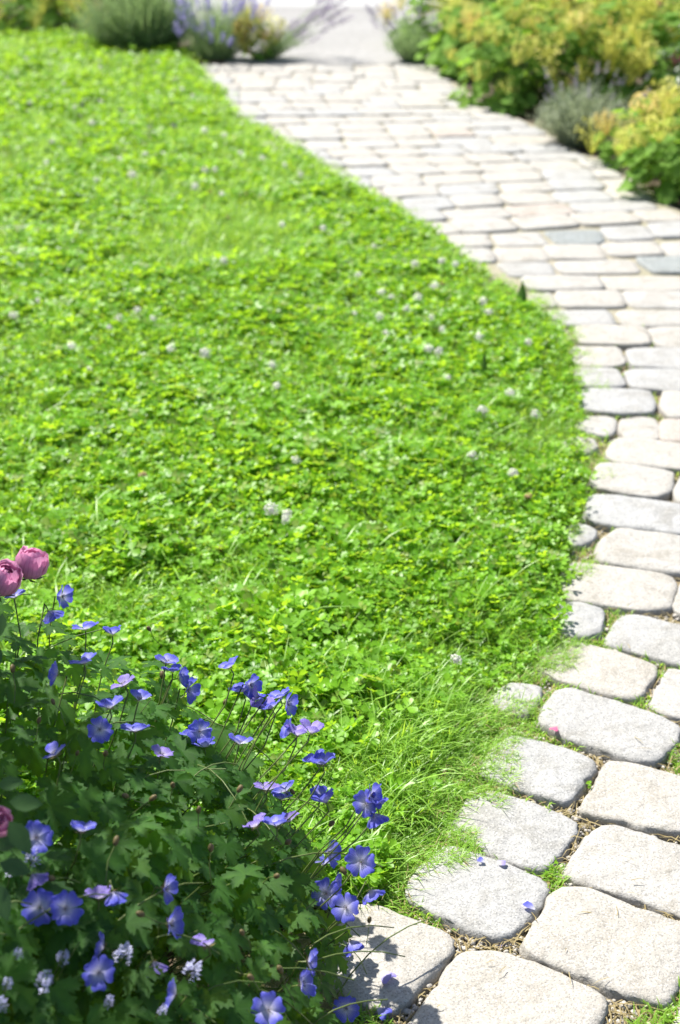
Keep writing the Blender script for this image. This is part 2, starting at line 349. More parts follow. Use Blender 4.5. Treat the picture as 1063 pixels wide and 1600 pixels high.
NEAR = [
 [(532,1440),(560,1412),(600,1418),(650,1438),(690,1453),(706,1468),(700,1492),(660,1522),(625,1555),(600,1573),(560,1562),(535,1510)],
 [(708,1500),(735,1489),(790,1488),(840,1505),(890,1530),(925,1548),(946,1563),(944,1580),(925,1610),(900,1660),(760,1690),(640,1660),(632,1615),(655,1580),(682,1545)],
 [(870,1392),(905,1389),(940,1397),(980,1415),(1020,1430),(1063,1441),(1088,1455),(1085,1490),(1062,1530),(1048,1556),(1032,1565),(1000,1557),(960,1546),(915,1523),(880,1508),(840,1494),(816,1480),(836,1452),(852,1418)],
 [(690,1331),(705,1326),(735,1332),(800,1352),(845,1372),(852,1388),(845,1410),(820,1430),(795,1447),(770,1457),(740,1452),(700,1435),(660,1412),(642,1388),(660,1352)],
 [(735,1243),(770,1240),(815,1247),(860,1263),(895,1280),(900,1289),(892,1306),(875,1330),(856,1351),(840,1355),(800,1343),(760,1327),(715,1307),(706,1290),(722,1258)],
 [(782,1162),(800,1153),(840,1157),(880,1168),(915,1182),(930,1191),(927,1201),(912,1216),(900,1240),(885,1250),(860,1247),(815,1232),(770,1215),(753,1200),(763,1178)],
 [(955,1190),(990,1193),(1030,1205),(1063,1215),(1092,1228),(1100,1260),(1085,1298),(1063,1292),(1020,1287),(975,1281),(930,1273),(905,1266),(915,1250),(935,1225),(945,1201)],
 [(945,1291),(965,1286),(1000,1299),(1040,1312),(1075,1324),(1120,1345),(1130,1390),(1110,1432),(1063,1423),(1020,1406),(985,1396),(930,1383),(895,1371),(880,1360),(892,1342),(912,1314),(930,1299)],
 [(870,1081),(895,1078),(930,1090),(980,1101),(1030,1119),(1056,1133),(1061,1145),(1049,1165),(1026,1179),(1008,1185),(970,1181),(920,1164),(880,1149),(852,1130),(849,1110),(858,1094)],
 [(768,1087),(800,1074),(838,1070),(847,1078),(842,1091),(830,1106),(823,1117),(795,1112),(768,1101)],
 [(850,1020),(868,1008),(885,1003),(910,1007),(960,1015),(1000,1029),(1021,1040),(1019,1055),(1008,1075),(998,1089),(970,1087),(940,1081),(905,1069),(870,1058),(850,1043)],
 [(1045,1043),(1063,1045),(1110,1055),(1130,1085),(1115,1122),(1063,1117),(1024,1105),(1020,1090),(1034,1064)],
 [(850,946),(880,939),(905,942),(938,950),(941,960),(934,976),(926,992),(895,992),(875,981),(855,965)],
 [(965,967),(985,959),(1010,961),(1045,970),(1100,985),(1118,1012),(1105,1040),(1063,1035),(1020,1024),(980,1012),(952,1004),(952,990),(958,977)],
 [(884,882),(900,876),(950,885),(1010,894),(1048,897),(1054,908),(1050,925),(1038,944),(1005,951),(960,944),(905,932),(885,925),(878,902)],
 [(1070,907),(1100,910),(1160,920),(1165,965),(1120,966),(1072,955),(1054,945),(1062,926)],
 [(938,853),(950,843),(990,840),(1006,832),(1030,833),(1063,838),(1092,843),(1100,866),(1085,891),(1050,891),(1010,886),(970,877),(941,870),(934,862)],
 [(868,823),(885,818),(910,820),(930,828),(921,843),(900,850),(880,840)],
 [(926,779),(945,776),(1000,780),(1050,786),(1080,791),(1086,806),(1076,828),(1050,831),(1020,827),(985,823),(950,814),(925,805),(918,792)],
 [(932,735),(945,725),(985,727),(1038,735),(1046,742),(1042,768),(1028,777),(1000,772),(960,764),(932,756)],
 [(1064,743),(1110,748),(1170,757),(1165,795),(1110,790),(1070,781),(1058,764)],
 [(957,691),(970,684),(1010,686),(1063,691),(1092,697),(1098,715),(1088,735),(1055,731),(1020,725),(985,721),(957,712)],
 [(880,691),(900,685),(925,687),(932,698),(915,706),(890,702)],
 [(895,660),(910,651),(945,649),(957,655),(956,674),(943,679),(910,671)],
 [(974,656),(1000,652),(1022,653),(1029,668),(1030,684),(1000,681),(980,678),(971,668)],
 [(1036,654),(1063,655),(1130,661),(1140,680),(1122,696),(1063,690),(1040,686),(1033,670)],
 [(905,613),(925,607),(990,609),(1013,613),(1021,630),(1017,644),(990,644),(950,642),(915,635)],
 [(1040,613),(1070,613),(1125,616),(1135,635),(1122,652),(1063,651),(1047,649),(1035,634)],
 [(890,579),(905,575),(950,575),(966,579),(971,599),(950,603),(910,600),(895,592)],
 [(980,581),(1000,577),(1063,578),(1130,581),(1142,598),(1128,611),(1063,609),(1000,606),(988,600)],
 [(888,546),(905,540),(960,541),(969,546),(974,564),(960,570),(920,570),(895,562)],
 [(987,549),(1000,544),(1063,545),(1120,546),(1132,562),(1122,575),(1063,575),(1000,571),(987,565)],
 [(901,513),(915,509),(1000,509),(1009,515),(1014,533),(1000,538),(915,536),(904,530)],
 [(1016,513),(1060,509),(1120,511),(1138,525),(1130,540),(1063,540),(1029,538)],
 [(828,514),(850,509),(884,513),(892,529),(870,533),(840,528)],
]
QUADS = [  # left-top, right-top, right-bottom, left-bottom of the smaller stones further on
 [(853,484),(950,482),(961,505),(853,505)], [(965,483),(1086,483),(1098,505),(975,506)], [(1092,483),(1200,485),(1215,507),(1106,505)],
 [(828,458),(861,457),(870,477),(846,478)], [(869,456),(964,454),(977,478),(878,479)], [(973,454),(1086,454),(1098,478),(988,478)], [(1092,454),(1190,455),(1200,478),(1104,478)],
 [(815,433),(933,431),(945,451),(828,453)], [(939,431),(1062,430),(1076,451),(954,451)], [(1068,430),(1170,430),(1182,451),(1082,451)],
 [(778,411),(858,409),(868,428),(800,430)], [(866,408),(984,405),(1001,424),(879,427)], [(993,403),(1085,401),(1100,424),(1022,425)], [(1092,401),(1180,400),(1195,424),(1108,424)],
 [(716,389),(764,388),(775,407),(738,409)], [(772,386),(844,385),(857,405),(785,407)], [(850,383),(934,381),(947,402),(864,403)], [(940,380),(1023,378),(1038,398),(955,399)], [(1031,378),(1105,375),(1120,397),(1046,398)],
 [(692,368),(760,366),(768,384),(705,386)], [(768,365),(841,362),(856,380),(782,382)], [(850,360),(934,358),(946,374),(932,379),(872,379)], [(937,354),(1004,352),(1023,371),(955,374)], [(1012,350),(1083,346),(1100,367),(1030,371)],
]
mats_cycle = [M_st_pale, M_st_pale, M_st_grey, M_st_pale, M_st_warm]
PICK = {0: M_st_pale, 1: M_st_pale, 2: M_st_pale, 3: M_st_grey, 4: M_st_grey, 5: M_st_grey, 6: M_st_pale, 7: M_st_pale, 12: M_st_grey, 13: M_st_grey, 18: M_st_grey, 25: M_st_warm, 34: M_st_warm}
LAB = {25: 'pinkish stone', 34: 'pinkish stone at the lawn edge'}
for i, P in enumerate(NEAR):
    stone(squared([at(*p) for p in P], .5 if i < 14 else .9), PICK.get(i, M_st_pale if R() < .7 else M_st_grey), 64 if i < 9 else 40 if i < 14 else 28, label=LAB.get(i), zoff=U(-.003, .003), grow=.005 if i < 14 else .009, rnd=.85 if i < 14 else .45)
def quadstone(C, mat, n=18, label=None, grow=.011):
    C = [Vector((p[0], p[1])) for p in C]; P = []
    m = len(C)
    for i in range(m):                       # chamfered, slightly bowed sides
        a, b = C[i], C[(i + 1) % m]; e = b - a; nrm = Vector((-e.y, e.x)).normalized()
        P += [a.lerp(b, U(.05, .10)) + nrm * U(-.003, .003), a.lerp(b, .5) - nrm * U(-.006, .004), a.lerp(b, U(.90, .95)) + nrm * U(-.003, .003)]
    return stone(P, mat, n, label=label, zoff=U(-.004, .004), rough=1.2, grow=grow, rnd=.5)
for C in QUADS:
    slate = C[0] in ((850, 360), (993, 403))
    quadstone([at(*p) for p in C], M_st_slate if slate else (M_st_pale if R() < .75 else M_st_grey), 20, 'blue-grey stone' if slate else None)
# the far part of the path: courses laid across it, running bond
a0, a1 = at(690, 364), at(1090, 341)
a0.y -= .022; a1.y -= .03; y0 = a0.y; sl0 = (a1.y - a0.y) / (a1.x - a0.x); xm = a0.x
ROW = 0.215; y = 0.0; rows = []
d0 = a0.y + sl0 * (0.6 - xm)
k = 0
while d0 + ROW < Y_END - 0.02:
    f = max(0, min(1, (Y_END - d0) / (Y_END - 5.7)))
    f2 = max(0, min(1, (Y_END - d0 - ROW) / (Y_END - 5.7)))
    rows.append((d0, sl0 * f, d0 + ROW * U(.94, 1.06), sl0 * f2)); d0 = rows[-1][2]
rows[-1] = (rows[-1][0], rows[-1][1], Y_END - .004, 0)
def rowy(d, s, x): return d + s * (x - 0.6)
nst = 0
for (d, s, e, s2) in rows:
    def xl(yy): return polyx(EDGE, yy) - .10
    def xr(yy): return polyx(REDGE, yy) + U(-.02, .03)
    ym = (d + e) / 2
    x = xl(d) + U(0, .12); xend = xr(ym + s * (polyx(REDGE, ym) - .6)) if True else 0
    lean = (polyx(REDGE, e + .2) - polyx(REDGE, d - .2)) / (e - d + .4) * (e - d) * .75
    prevx = xl(ym)
    while prevx < xend - .08:
        x = prevx + U(.20, .29)
        if xend - x < .12: x = xend
        g = .009
        ll0 = lean
        C = [(prevx + g + ll0 / 2, rowy(e, s2, prevx + ll0) - g), (x - g + ll0 / 2, rowy(e, s2, x + ll0) - g), (x - g - ll0 / 2, rowy(d, s, x - ll0) + g), (prevx + g - ll0 / 2, rowy(d, s, prevx - ll0) + g)]
        C = [(p[0] + U(-.008, .008), p[1] + U(-.006, .006)) for p in C]
        r = R(); quadstone(C, M_st_pale if r < .72 else M_st_grey if r < .975 else M_st_warm, 18, grow=.009)
        nst += 1; prevx = x
# stones of the same path beside and just outside the frame
bb = [(min(p.x for p in O), max(p.x for p in O), min(p.y for p in O), max(p.y for p in O), O) for O in STONES]
def on_stone(x, y, m=0.0):
    for (xa, xb, ya, yb, O) in bb:
        if xa - m < x < xb + m and ya - m < y < yb + m and inpoly(x, y, O): return True
    return False
gx, gy = Vector((cos(-.42), sin(-.42))), Vector((sin(.42), cos(.42)))
for (la, lb_) in ((.25, .215), (.20, .18), (.14, .13), (.10, .09)):
    for j in range(0, 130):
        for i in range(0, 66):
            o = Vector((.05 + i * .032, .75 + j * .03))
            if o.x > 2.3 or o.x < .1 + max(0, (o.y - 1.2)) * .1 or o.y > .9 + 1.5 * max(.3, o.x) + 1.2: continue
            C = [o, o + gx * la, o + gx * la + gy * lb_, o + gy * lb_]
            if not all(q[0] > 1075 or q[1] > 1612 for q in (proj((q.x, q.y, 0)) for q in C)): continue
            if polyx(REDGE, o.y) < o.x + la and o.y > 4.3: continue
            if any(on_stone(q.x, q.y) for a in range(6) for b_ in range(6) for q in [o - gx * .006 - gy * .006 + gx * ((la + .012) * a / 5) + gy * ((lb_ + .012) * b_ / 5)]): continue
            quadstone([C[3], C[2], C[1], C[0]], M_st_pale if R() < .7 else M_st_grey, 14, grow=.002)
            O = STONES[-1]; bb.append((min(p.x for p in O), max(p.x for p in O), min(p.y for p in O), max(p.y for p in O), O))
bb = [(min(p.x for p in O), max(p.x for p in O), min(p.y for p in O), max(p.y for p in O), O) for O in STONES]

# ------------------------------------------------------------------ joints: pebbles, straw, moss, small weeds
def in_path(x, y):
    px, py = proj((x, y, 0))
    if py > 1700: return x > -.1
    return x > polyx(EDGE, y) + .01 if y > 1.66 else x > 0.0
gaps = []
tries = 0
while len(gaps) < 5200 and tries < 90000:
    tries += 1
    py = U(480, 1640); px = U(520, 1100); p = at(px, py)
    if in_path(p.x, p.y) and not on_stone(p.x, p.y): gaps.append(p)
peb = MB()
for p in gaps[:1500]:
    if proj(p)[1] < 850 and R() < .6: continue
    r = U(.0022, .0055) * (1.5 if R() < .12 else 1)
    b = MB(); b.blob((0, 0, 0), r, R() * .2, 5, 3, (U(.8, 1.3), U(.7, 1.1), U(.5, .8)), .16)
    peb.add(b, Matrix.Translation((p.x, p.y, -.017 + r * .5)) @ Euler((U(-.5, .5), U(-.5, .5), U(0, 6))).to_matrix().to_4x4())
tag(peb.build('gravel', M_peb), 'small pale pebbles lying in the joints of the stone path', 'gravel', kind='stuff')
st = MB()
for p in gaps[1500:2600]:
    a = U(0, 2 * pi); L_ = U(.012, .05); d = Vector((cos(a), sin(a), 0)); s_ = Vector((-sin(a), cos(a), 0))
    q = Vector((p.x, p.y, -.016 + U(0, .01)))
    if on_stone(q.x + d.x * L_, q.y + d.y * L_) or on_stone(q.x - d.x * L_, q.y - d.y * L_): L_ *= .4
    st.strip([q - d * L_, q + s_ * U(-.3, .3) * L_ + Vector((0, 0, U(0, .006))), q + d * L_], U(.0006, .0014), s_, R())
for _ in range(45):                      # clippings blown onto the stones
    p = at(U(600, 1060), U(420, 1600)); a = U(0, 2 * pi); L_ = U(.004, .016)
    if not on_stone(p.x, p.y, -.02): continue
    d = Vector((cos(a), sin(a), 0)); s_ = Vector((-sin(a), cos(a), 0)); q = Vector((p.x, p.y, .0075)); st.strip([q - d * L_, q + Vector((0, 0, .002)), q + d * L_], U(.0005, .0011), s_, R())
tag(st.build('straw', M_dry), 'dry straw and dead grass littering the path joints', 'straw', kind='stuff')
wd = MB()
for p in gaps[2600:]:
    dens = nz(p.x, p.y, 5, 3.3); edge = p.x - polyx(EDGE, p.y) if p.y > 1.66 else 1
    if dens < .12 and not (edge < .16 and R() < .75): continue
    if R() < .35: continue
    for _ in range(random.randint(2, 5)):
        a = U(0, 2 * pi); L_ = U(.008, .024); d = Vector((cos(a), sin(a), 0)); s_ = Vector((-sin(a), cos(a), 0))
        q = Vector((p.x + U(-.006, .006), p.y + U(-.006, .006), -.02))
        wd.strip([q, q + d * L_ * .35 + Vector((0, 0, L_ * .8)), q + d * L_ * .9 + Vector((0, 0, L_ * U(.7, 1.2)))], U(.0008, .002), s_, U(.2, 1))
tag(wd.build('moss', M_grass), 'short moss and grass sprouting in the path joints', 'moss', kind='stuff')

# ------------------------------------------------------------------ lawn
LAWN = [(p.x, p.y) for p in EDGE] + [(-.02, 1.74), (-.3, 1.74), (-2.6, 1.74), (-3.6, 3), (-6, 9), (-6.2, 11.6), (-1.9, 11.3), (at(300, 85).x, 10.5)]
lb = MB(); ids = [lb.vert((x, y, -0.012)) for x, y in LAWN]; lb.face(*ids)
tag(lb.build('lawn', M_turf, smooth=False), kind='structure')

def leaflet(b, M, s, t):
    """one heart shaped clover leaflet from its base along +y, folded along the midrib"""
    pts = [(0, 0, 0), (-.34, .38, .10), (-.46, .74, .13), (-.24, 1.0, .06), (0, .93, -.02), (.24, 1.0, .06), (.46, .74, .13), (.34, .38, .10), (0, .5, -.01)]
    i = [b.vert(M @ (Vector(p) * s), t + (.12 if k == 8 else 0), (p[0] + .5, p[1])) for k, p in enumerate(pts)]
    b.face(i[0], i[8], i[2], i[1]); b.face(i[8], i[4], i[3], i[2]); b.face(i[0], i[7], i[6], i[8]); b.face(i[8], i[6], i[5], i[4])
def clover_leaf(b, x, y, h, s, t):
    ax, ay = random.gauss(0, .42), random.gauss(0, .38); rz = U(0, 2 * pi)
    top = Vector((x + U(-.012, .012), y + U(-.012, .012), h))
    sd_ = Vector((cos(rz), sin(rz), 0))
    b.strip([Vector((x, y, -.005)), Vector((x, y, h * .6)), top], .0007, sd_, .35, False)
    for k in range(3):
        M = Matrix.Translation(top) @ Euler((ax, ay, 0)).to_matrix().to_4x4() @ Matrix.Rotation(rz + k * 2 * pi / 3 + U(-.15, .15), 4, 'Z') @ Matrix.Rotation(U(-.05, .3), 4, 'X')
        leaflet(b, M, s, t + U(-.06, .06))
def blade(b, x, y, L_, wd_, bend, a, t, lie=0):
    d = Vector((cos(a), sin(a), 0)); s_ = Vector((-sin(a), cos(a), 0)); s_ = (s_ + Vector((U(-.4, .4), U(-.4, .4), 0))).normalized()
    pts = []
    for k in range(5):
        f = k / 4; ang = lie + bend * f
        pts.append(pts[-1] + (d * sin(ang) + Vector((0, 0, cos(ang)))) * L_ / 4 if pts else Vector((x, y, -.008)))
    b.strip(pts, wd_, s_, t)
src = bpy.data.collections.new('lawn_sources')
def make_src(prefix, n, fn, mats):
    for k in range(n):
        b = MB(); fn(b); me = b.mesh('%s_%02d' % (prefix, k), mats); o = bpy.data.objects.new('%s_%02d' % (prefix, k), me); cols[prefix].objects.link(o)
cols = {k: bpy.data.collections.new(k) for k in ('clover_clump', 'grass_clump', 'edge_clump')}
def f_clover(b):
    for _ in range(8):
        b.cur = 1 if R() < .04 else 0; a = U(0, 2 * pi); r = .045 * sqrt(R()); clover_leaf(b, r * cos(a), r * sin(a), U(.008, .055), random.choice((U(.007, .011), U(.011, .0165), U(.012, .018))), U(.02, .98))
def f_grass(b):
    for k in range(15):
        a = U(0, 2 * pi); r = .03 * sqrt(R()); lg = k == 0; b.cur = 1 if R() < .035 else 0
        blade(b, r * cos(a), r * sin(a), U(.09, .14) if lg else U(.035, .085), U(.0016, .0023) if lg else U(.0009, .0019), U(1.0, 1.9) if lg else U(.3, 1.6), U(0, 2 * pi), U(.6, 1) if lg else U(.05, 1), U(0, .4))
def f_edge(b):
    for k in range(16):
        b.cur = 1 if R() < .10 else 0
        a = U(0, 2 * pi); r = .03 * sqrt(R()); blade(b, r * cos(a), r * sin(a), U(.02, .055), U(.0007, .0014), U(.5, 1.5), U(-1.6, 1.3), U(.3, 1), U(.3, 1.0))
make_src('clover_clump', 9, f_clover, [M_clover, M_dull]); make_src('grass_clump', 9, f_grass, [M_grass, M_dry]); make_src('edge_clump', 6, f_edge, [M_grass, M_dry])

def scatter(name, pts, coll, label, cat):
    """pts: (x, y, z, rot_z, tilt_x, tilt_y, scale, index)"""
    me = bpy.data.meshes.new(name); me.from_pydata([p[:3] for p in pts], [], [])
    a = me.attributes.new('rot', 'FLOAT_VECTOR', 'POINT'); fl = []
    for p in pts: fl += [p[4], p[5], p[3]]
    a.data.foreach_set('vector', fl)
    a = me.attributes.new('scl', 'FLOAT', 'POINT'); a.data.foreach_set('value', [p[6] for p in pts])
    a = me.attributes.new('idx', 'INT', 'POINT'); a.data.foreach_set('value', [p[7] for p in pts])
    o = link(name, me)
    ng = bpy.data.node_groups.new(name, 'GeometryNodeTree')
    ng.interface.new_socket('Geometry', in_out='INPUT', socket_type='NodeSocketGeometry')
    ng.interface.new_socket('Geometry', in_out='OUTPUT', socket_type='NodeSocketGeometry')
    gi = ng.nodes.new('NodeGroupInput'); go = ng.nodes.new('NodeGroupOutput'); ip = ng.nodes.new('GeometryNodeInstanceOnPoints')
    ci = ng.nodes.new('GeometryNodeCollectionInfo'); ci.inputs['Collection'].default_value = coll
    ci.inputs['Separate Children'].default_value = True; ci.inputs['Reset Children'].default_value = True
    def na(n, t):
        x = ng.nodes.new('GeometryNodeInputNamedAttribute'); x.data_type = t; x.inputs['Name'].default_value = n; return x.outputs['Attribute']
    ip.inputs['Pick Instance'].default_value = True
    l = ng.links.new
    l(gi.outputs[0], ip.inputs['Points']); l(ci.outputs[0], ip.inputs['Instance']); l(na('idx', 'INT'), ip.inputs['Instance Index'])
    er = ng.nodes.new('FunctionNodeEulerToRotation'); l(na('rot', 'FLOAT_VECTOR'), er.inputs[0]); l(er.outputs[0], ip.inputs['Rotation'])
    l(na('scl', 'FLOAT'), ip.inputs['Scale']); l(ip.outputs[0], go.inputs[0])
    md = o.modifiers.new('scatter', 'NODES'); md.node_group = ng
    return tag(o, label, cat, kind='stuff')
def lawn_edge_dist(x, y):
    return min((Vector((x, y)) - e).length for e in EDGE_F)
EDGE_F = []
for a, b in zip(EDGE, EDGE[1:]):
    n = max(1, int((b - a).length / .06))
    for k in range(n): EDGE_F.append(a.lerp(b, k / n))
from mathutils import kdtree
kd = kdtree.KDTree(len(EDGE_F))
for i, e in enumerate(EDGE_F): kd.insert((e.x, e.y, 0), i)
kd.balance()
cl, gr, ed = [], [], []
LAWN_V = LAWN
N_TRY = 172000
for _ in range(N_TRY):
    y = 1.72 + 9.9 * R() ** 1.45; hw = .26 * (y + 1.2)
    x = U(-hw - .7, min(hw, 1.35))
    ex, ei, edist = kd.find((x, y, 0)); rag = nz(x, y, 9, 1.1) + .7 * nz(x, y, 3.5, 6.1)
    if not inpoly(x, y, LAWN_V):
        if edist < .075 and rag > .12 and x > -.1 - .2 * y and R() < .6: ed.append((x, y, -.016 if not on_stone(x, y) else .002, U(-.9, .9), U(-.2, .5), U(-.2, .2), U(.35, .8), random.randrange(6)))
        continue
    edist -= .075 * rag
    px, py = proj((x, y, 0))
    if px < -520 or py < 20: continue
    keep = 1.0 if y < 5 else max(.5, 1 - (y - 5) * .09)
    if R() > keep: continue
    n1 = nz(x, y, 1.6, 4.2) + .5 * nz(x, y, 5, 7.7)
    # grass dominates near the camera and in patches; clover in the middle
    gbias = .34 if y < 2.3 else (.12 + (.2 if x < -.4 else 0) if y < 2.8 else -.06 if y < 5 else .17)
    low = max(0, min(1, edist / .24)); z = .022 * nz(x, y, 7, 2.2) * low + .012 * nz(x, y, 17, 3.1) - .006
    if nz(x, y, 2.6, 8.3) < -.34 and R() < .35: continue
    s = U(.75, 1.2) * (1 + .45 * nz(x, y, 4, 9.1)) * (1 + max(0, y - 6) * .05) * (.6 + .4 * low) * U(.8, 1.1)
    if edist < .07:
        if R() < .12: continue
        if R() < (.75 if y < 2.5 else .35): ed.append((x, y, z, U(-.8, .8), U(-.2, .2), U(-.2, .2), U(.6, 1.1), random.randrange(6)))
        elif y > 2.3 or (n1 + gbias < .1 and edist > .03): cl.append((x, y, z - .004, U(0, 6.28), 0, 0, s * .95, random.randrange(9)))
    elif n1 + gbias + random.gauss(0, .3) > 0.06: gr.append((x, y, z, U(0, 6.28), U(-.2, .2), U(-.2, .2), s * U(.75, 1.15), random.randrange(9)))
    else: cl.append((x, y, z, U(0, 6.28), U(-.1, .1), U(-.1, .1), s, random.randrange(9)))
print('lawn clumps', len(cl), len(gr), len(ed), 'far stones', nst, 'stones', len(STONES))
scatter('clover', cl, cols['clover_clump'], 'bright green clover leaves carpeting the sunlit lawn', 'clover')
scatter('grass', gr, cols['grass_clump'], 'green grass blades growing through the clover lawn', 'grass')
scatter('edge_grass', ed, cols['edge_clump'], 'short thin grass creeping from lawn onto path stones', 'grass')

# clover heads standing in the lawn
def head_mesh(name, mat, n, r):
    b = MB()
    for k in range(n):
        if R() < .16: continue
        zz = 1 - 1.75 * (k + .5) / n; rr = sqrt(max(0, 1 - zz * zz)); a = k * 2.39996
        d = Vector((cos(a) * rr, sin(a) * rr, zz)); t = d.orthogonal().normalized(); u = d.cross(t); tt = R()
        c0 = d * r * U(.78, 1.22); w_ = r * .30; d2 = (d + Vector((0, 0, .5))).normalized() * r * .22
        i = [b.vert(c0 - t * w_ - d2, tt), b.vert(c0 - u * w_ * .8, tt), b.vert(c0 + t * w_ + d2 * .3, tt), b.vert(c0 + u * w_ * .8, tt), b.vert(c0 + d2, tt)]
        b.face(i[0], i[1], i[4]); b.face(i[1], i[2], i[4]); b.face(i[2], i[3], i[4]); b.face(i[3], i[0], i[4])
    b.blob((0, 0, -r * .1), r * .62, .3, 6, 4)
    return b.mesh(name, mat)
H_white = [head_mesh('flower_head', M_white, 34, .0095) for _ in range(3)]
H_brown = head_mesh('withered_head', M_brownfl, 26, .0075); H_purple = head_mesh('purple_head', M_purplefl, 26, .009)
sb = MB(); sb.tube([(0, 0, -.065), (.003, 0, -.03), (0, 0, -.004)], .0008, .0008, 4); STEM = sb.mesh('stem', M_grass)
def head(px, py, z, me, sc, name, label, cat, group):
    sc *= U(.95, 1.4); p = at(px, py, z); t = empty(name, (p.x, p.y, p.z - .06)); tag(t, label, cat, group)
    link('stem', STEM, t, Matrix.Translation((0, 0, .06)))
    link('flower_head', me, t, Matrix.Translation((0, 0, .06)) @ Euler((U(-.4, .4), U(-.4, .4), U(0, 6))).to_matrix().to_4x4() @ Matrix.Diagonal((sc * U(.85, 1.15), sc * U(.85, 1.15), sc * U(.7, 1.05), 1)))
HEADS = [(22,493),(112,541),(139,577),(171,512),(186,497),(426,571),(433,603),(463,719),(424,797),(449,803),(446,812),(603,520),(670,545),(686,550),(691,515),(594,495),(636,483),
 (653,465),(674,496),(754,471),(764,488),(749,527),(797,614),(755,643),(738,712),(802,739),(700,590),(612,464),(596,456),(679,447),(585,385),(649,413),(691,408),(712,413),(713,1031),
 (826,535),(837,648),(215,485),(239,498),(267,544),(321,553),(555,490),(41,92),(31,131),(157,106),(212,97),(248,97),(100,131),(48,161),(91,161),(117,168),(158,159),(145,193),(82,221),
 (73,254),(188,248),(227,241),(255,242),(207,274),(151,281),(305,292),(347,303),(321,266),(336,265),(320,205),(351,212),(376,239),(410,247),(445,258),(470,274),(441,351),(505,357),(285,140),(272,142),(302,150),(60,470),(350,408),(560,430)]
def where(px, py):
    if py < 180: return 'near the far shrubs'
    e = kd.find(tuple(at(px, py)))[2]
    if e < .3: return 'beside the path edge'
    if py > 680: return 'in the clover behind the cranesbill'
    if py < 320: return 'in the blurred far lawn'
    if px < 300: return 'in the lawn\'s left half'
    return 'in the middle lawn'
SPECIAL = {(713,1031): 'lone white clover head nearest the camera, above the blue flowers', (463,719): 'single round white clover head in mid lawn, sharply seen',
 (449,803): 'largest white clover head, topmost of a trio in the clover', (424,797): 'small white clover head to the left of the trio', (446,812): 'lower white clover head touching the largest of the trio',
 (797,614): 'big white clover head near the path beside the two dock leaves', (22,493): 'white clover head standing alone at the left border of the lawn', (112,541): 'round white clover head, upper of a loose pair at left', (139,577): 'ragged white clover head, lower of a loose pair at left',
 (738,712): 'white clover head low on the lawn bulge beside the path', (426,571): 'upper of two white clover heads in the lawn centre', (433,603): 'lower of two white clover heads in the lawn centre'}
ORD = ['first', 'second', 'third', 'fourth', 'fifth', 'sixth', 'seventh', 'eighth', 'ninth', 'tenth', 'eleventh', 'twelfth', 'thirteenth', 'fourteenth', 'fifteenth', 'sixteenth', 'seventeenth', 'eighteenth', 'nineteenth', 'twentieth']
def ordinals(P):
    Z = {}
    for q in P: Z.setdefault(where(*q), []).append(q)
    out = {}
    for z, qs in Z.items():
        edge = 'path' in z; qs.sort(key=lambda q: q[1] if edge else q[0])
        for k, q in enumerate(qs):
            n = ORD[min(k, 19)]
            out[q] = z if len(qs) == 1 else z + (', %s from the far end' % n if edge else ', %s from the left' % n)
    return out
OW = ordinals([q for q in HEADS if q not in SPECIAL])
for (px, py) in HEADS:
    head(px, py, .072, random.choice(H_white), U(.85, 1.2) * (1.1 if py < 320 else 1), 'clover_flower', SPECIAL.get((px, py)) or 'white clover head ' + OW[(px, py)], 'clover flower', 'white clover heads in the lawn')
BROWN = [(772,535),(787,553),(390,270),(328,300),(384,287),(385,303),(356,340),(13,342),(319,323),(344,858),(224,743),(825,776),(690,445),(515,530),(534,531)]; OB = ordinals(list(BROWN))
for (px, py) in BROWN:
    head(px, py, .045, H_brown, U(.9, 1.2), 'withered_clover_flower', 'withered brown clover head ' + OB[(px, py)], 'clover flower', 'withered clover heads in the lawn')
PURPLE = [(97,93),(140,116),(69,163),(127,181),(189,173),(212,191),(235,201),(272,197),(128,165)]; OP = ordinals(list(PURPLE))
for (px, py) in PURPLE:
    head(px, py, .05, H_purple, U(1.0, 1.4), 'selfheal_flower', 'dark purple flower head ' + OP[(px, py)], 'flower', 'purple flower heads in the far lawn')
def dock(px, py, h, wd_, label, lean=0):
    p = at(px, py, 0); t = empty('dock_leaf', p); tag(t, label, 'leaf', 'dark upright dock leaves')
    b = MB(); prev = None
    for k in range(9):
        f = k / 8; ww = wd_ * (sin(pi * min(1, f * .92 + .1)) ** .7) * (1 - f ** 4 * .9)
        c = Vector((lean * f, .02 * f * f, h * f)); ids = [b.vert(c + Vector((-ww, -.004, 0)), .3), b.vert(c + Vector((0, .004, 0)), .6), b.vert(c + Vector((ww, -.004, 0)), .3)]
        if prev: b.face(prev[0], prev[1], ids[1], ids[0]); b.face(prev[1], prev[2], ids[2], ids[1])
        prev = ids
    b.build('blade', M_rleaf, t)
    s = MB(); s.tube([(0, 0, -.02), (0, 0, .0), (lean, .021, h * .96)], .002, .0008, 5); s.build('midrib', M_gstem, t)
dock(815, 482, .095, .017, 'dark pointed leaf standing at the lawn edge against pale stones')
dock(754, 600, .105, .010, 'narrow dark leaf standing in the lawn, right of a pair', .004)
dock(712, 560, .06, .009, 'shorter narrow dark leaf in the lawn, left of a pair', -.004)

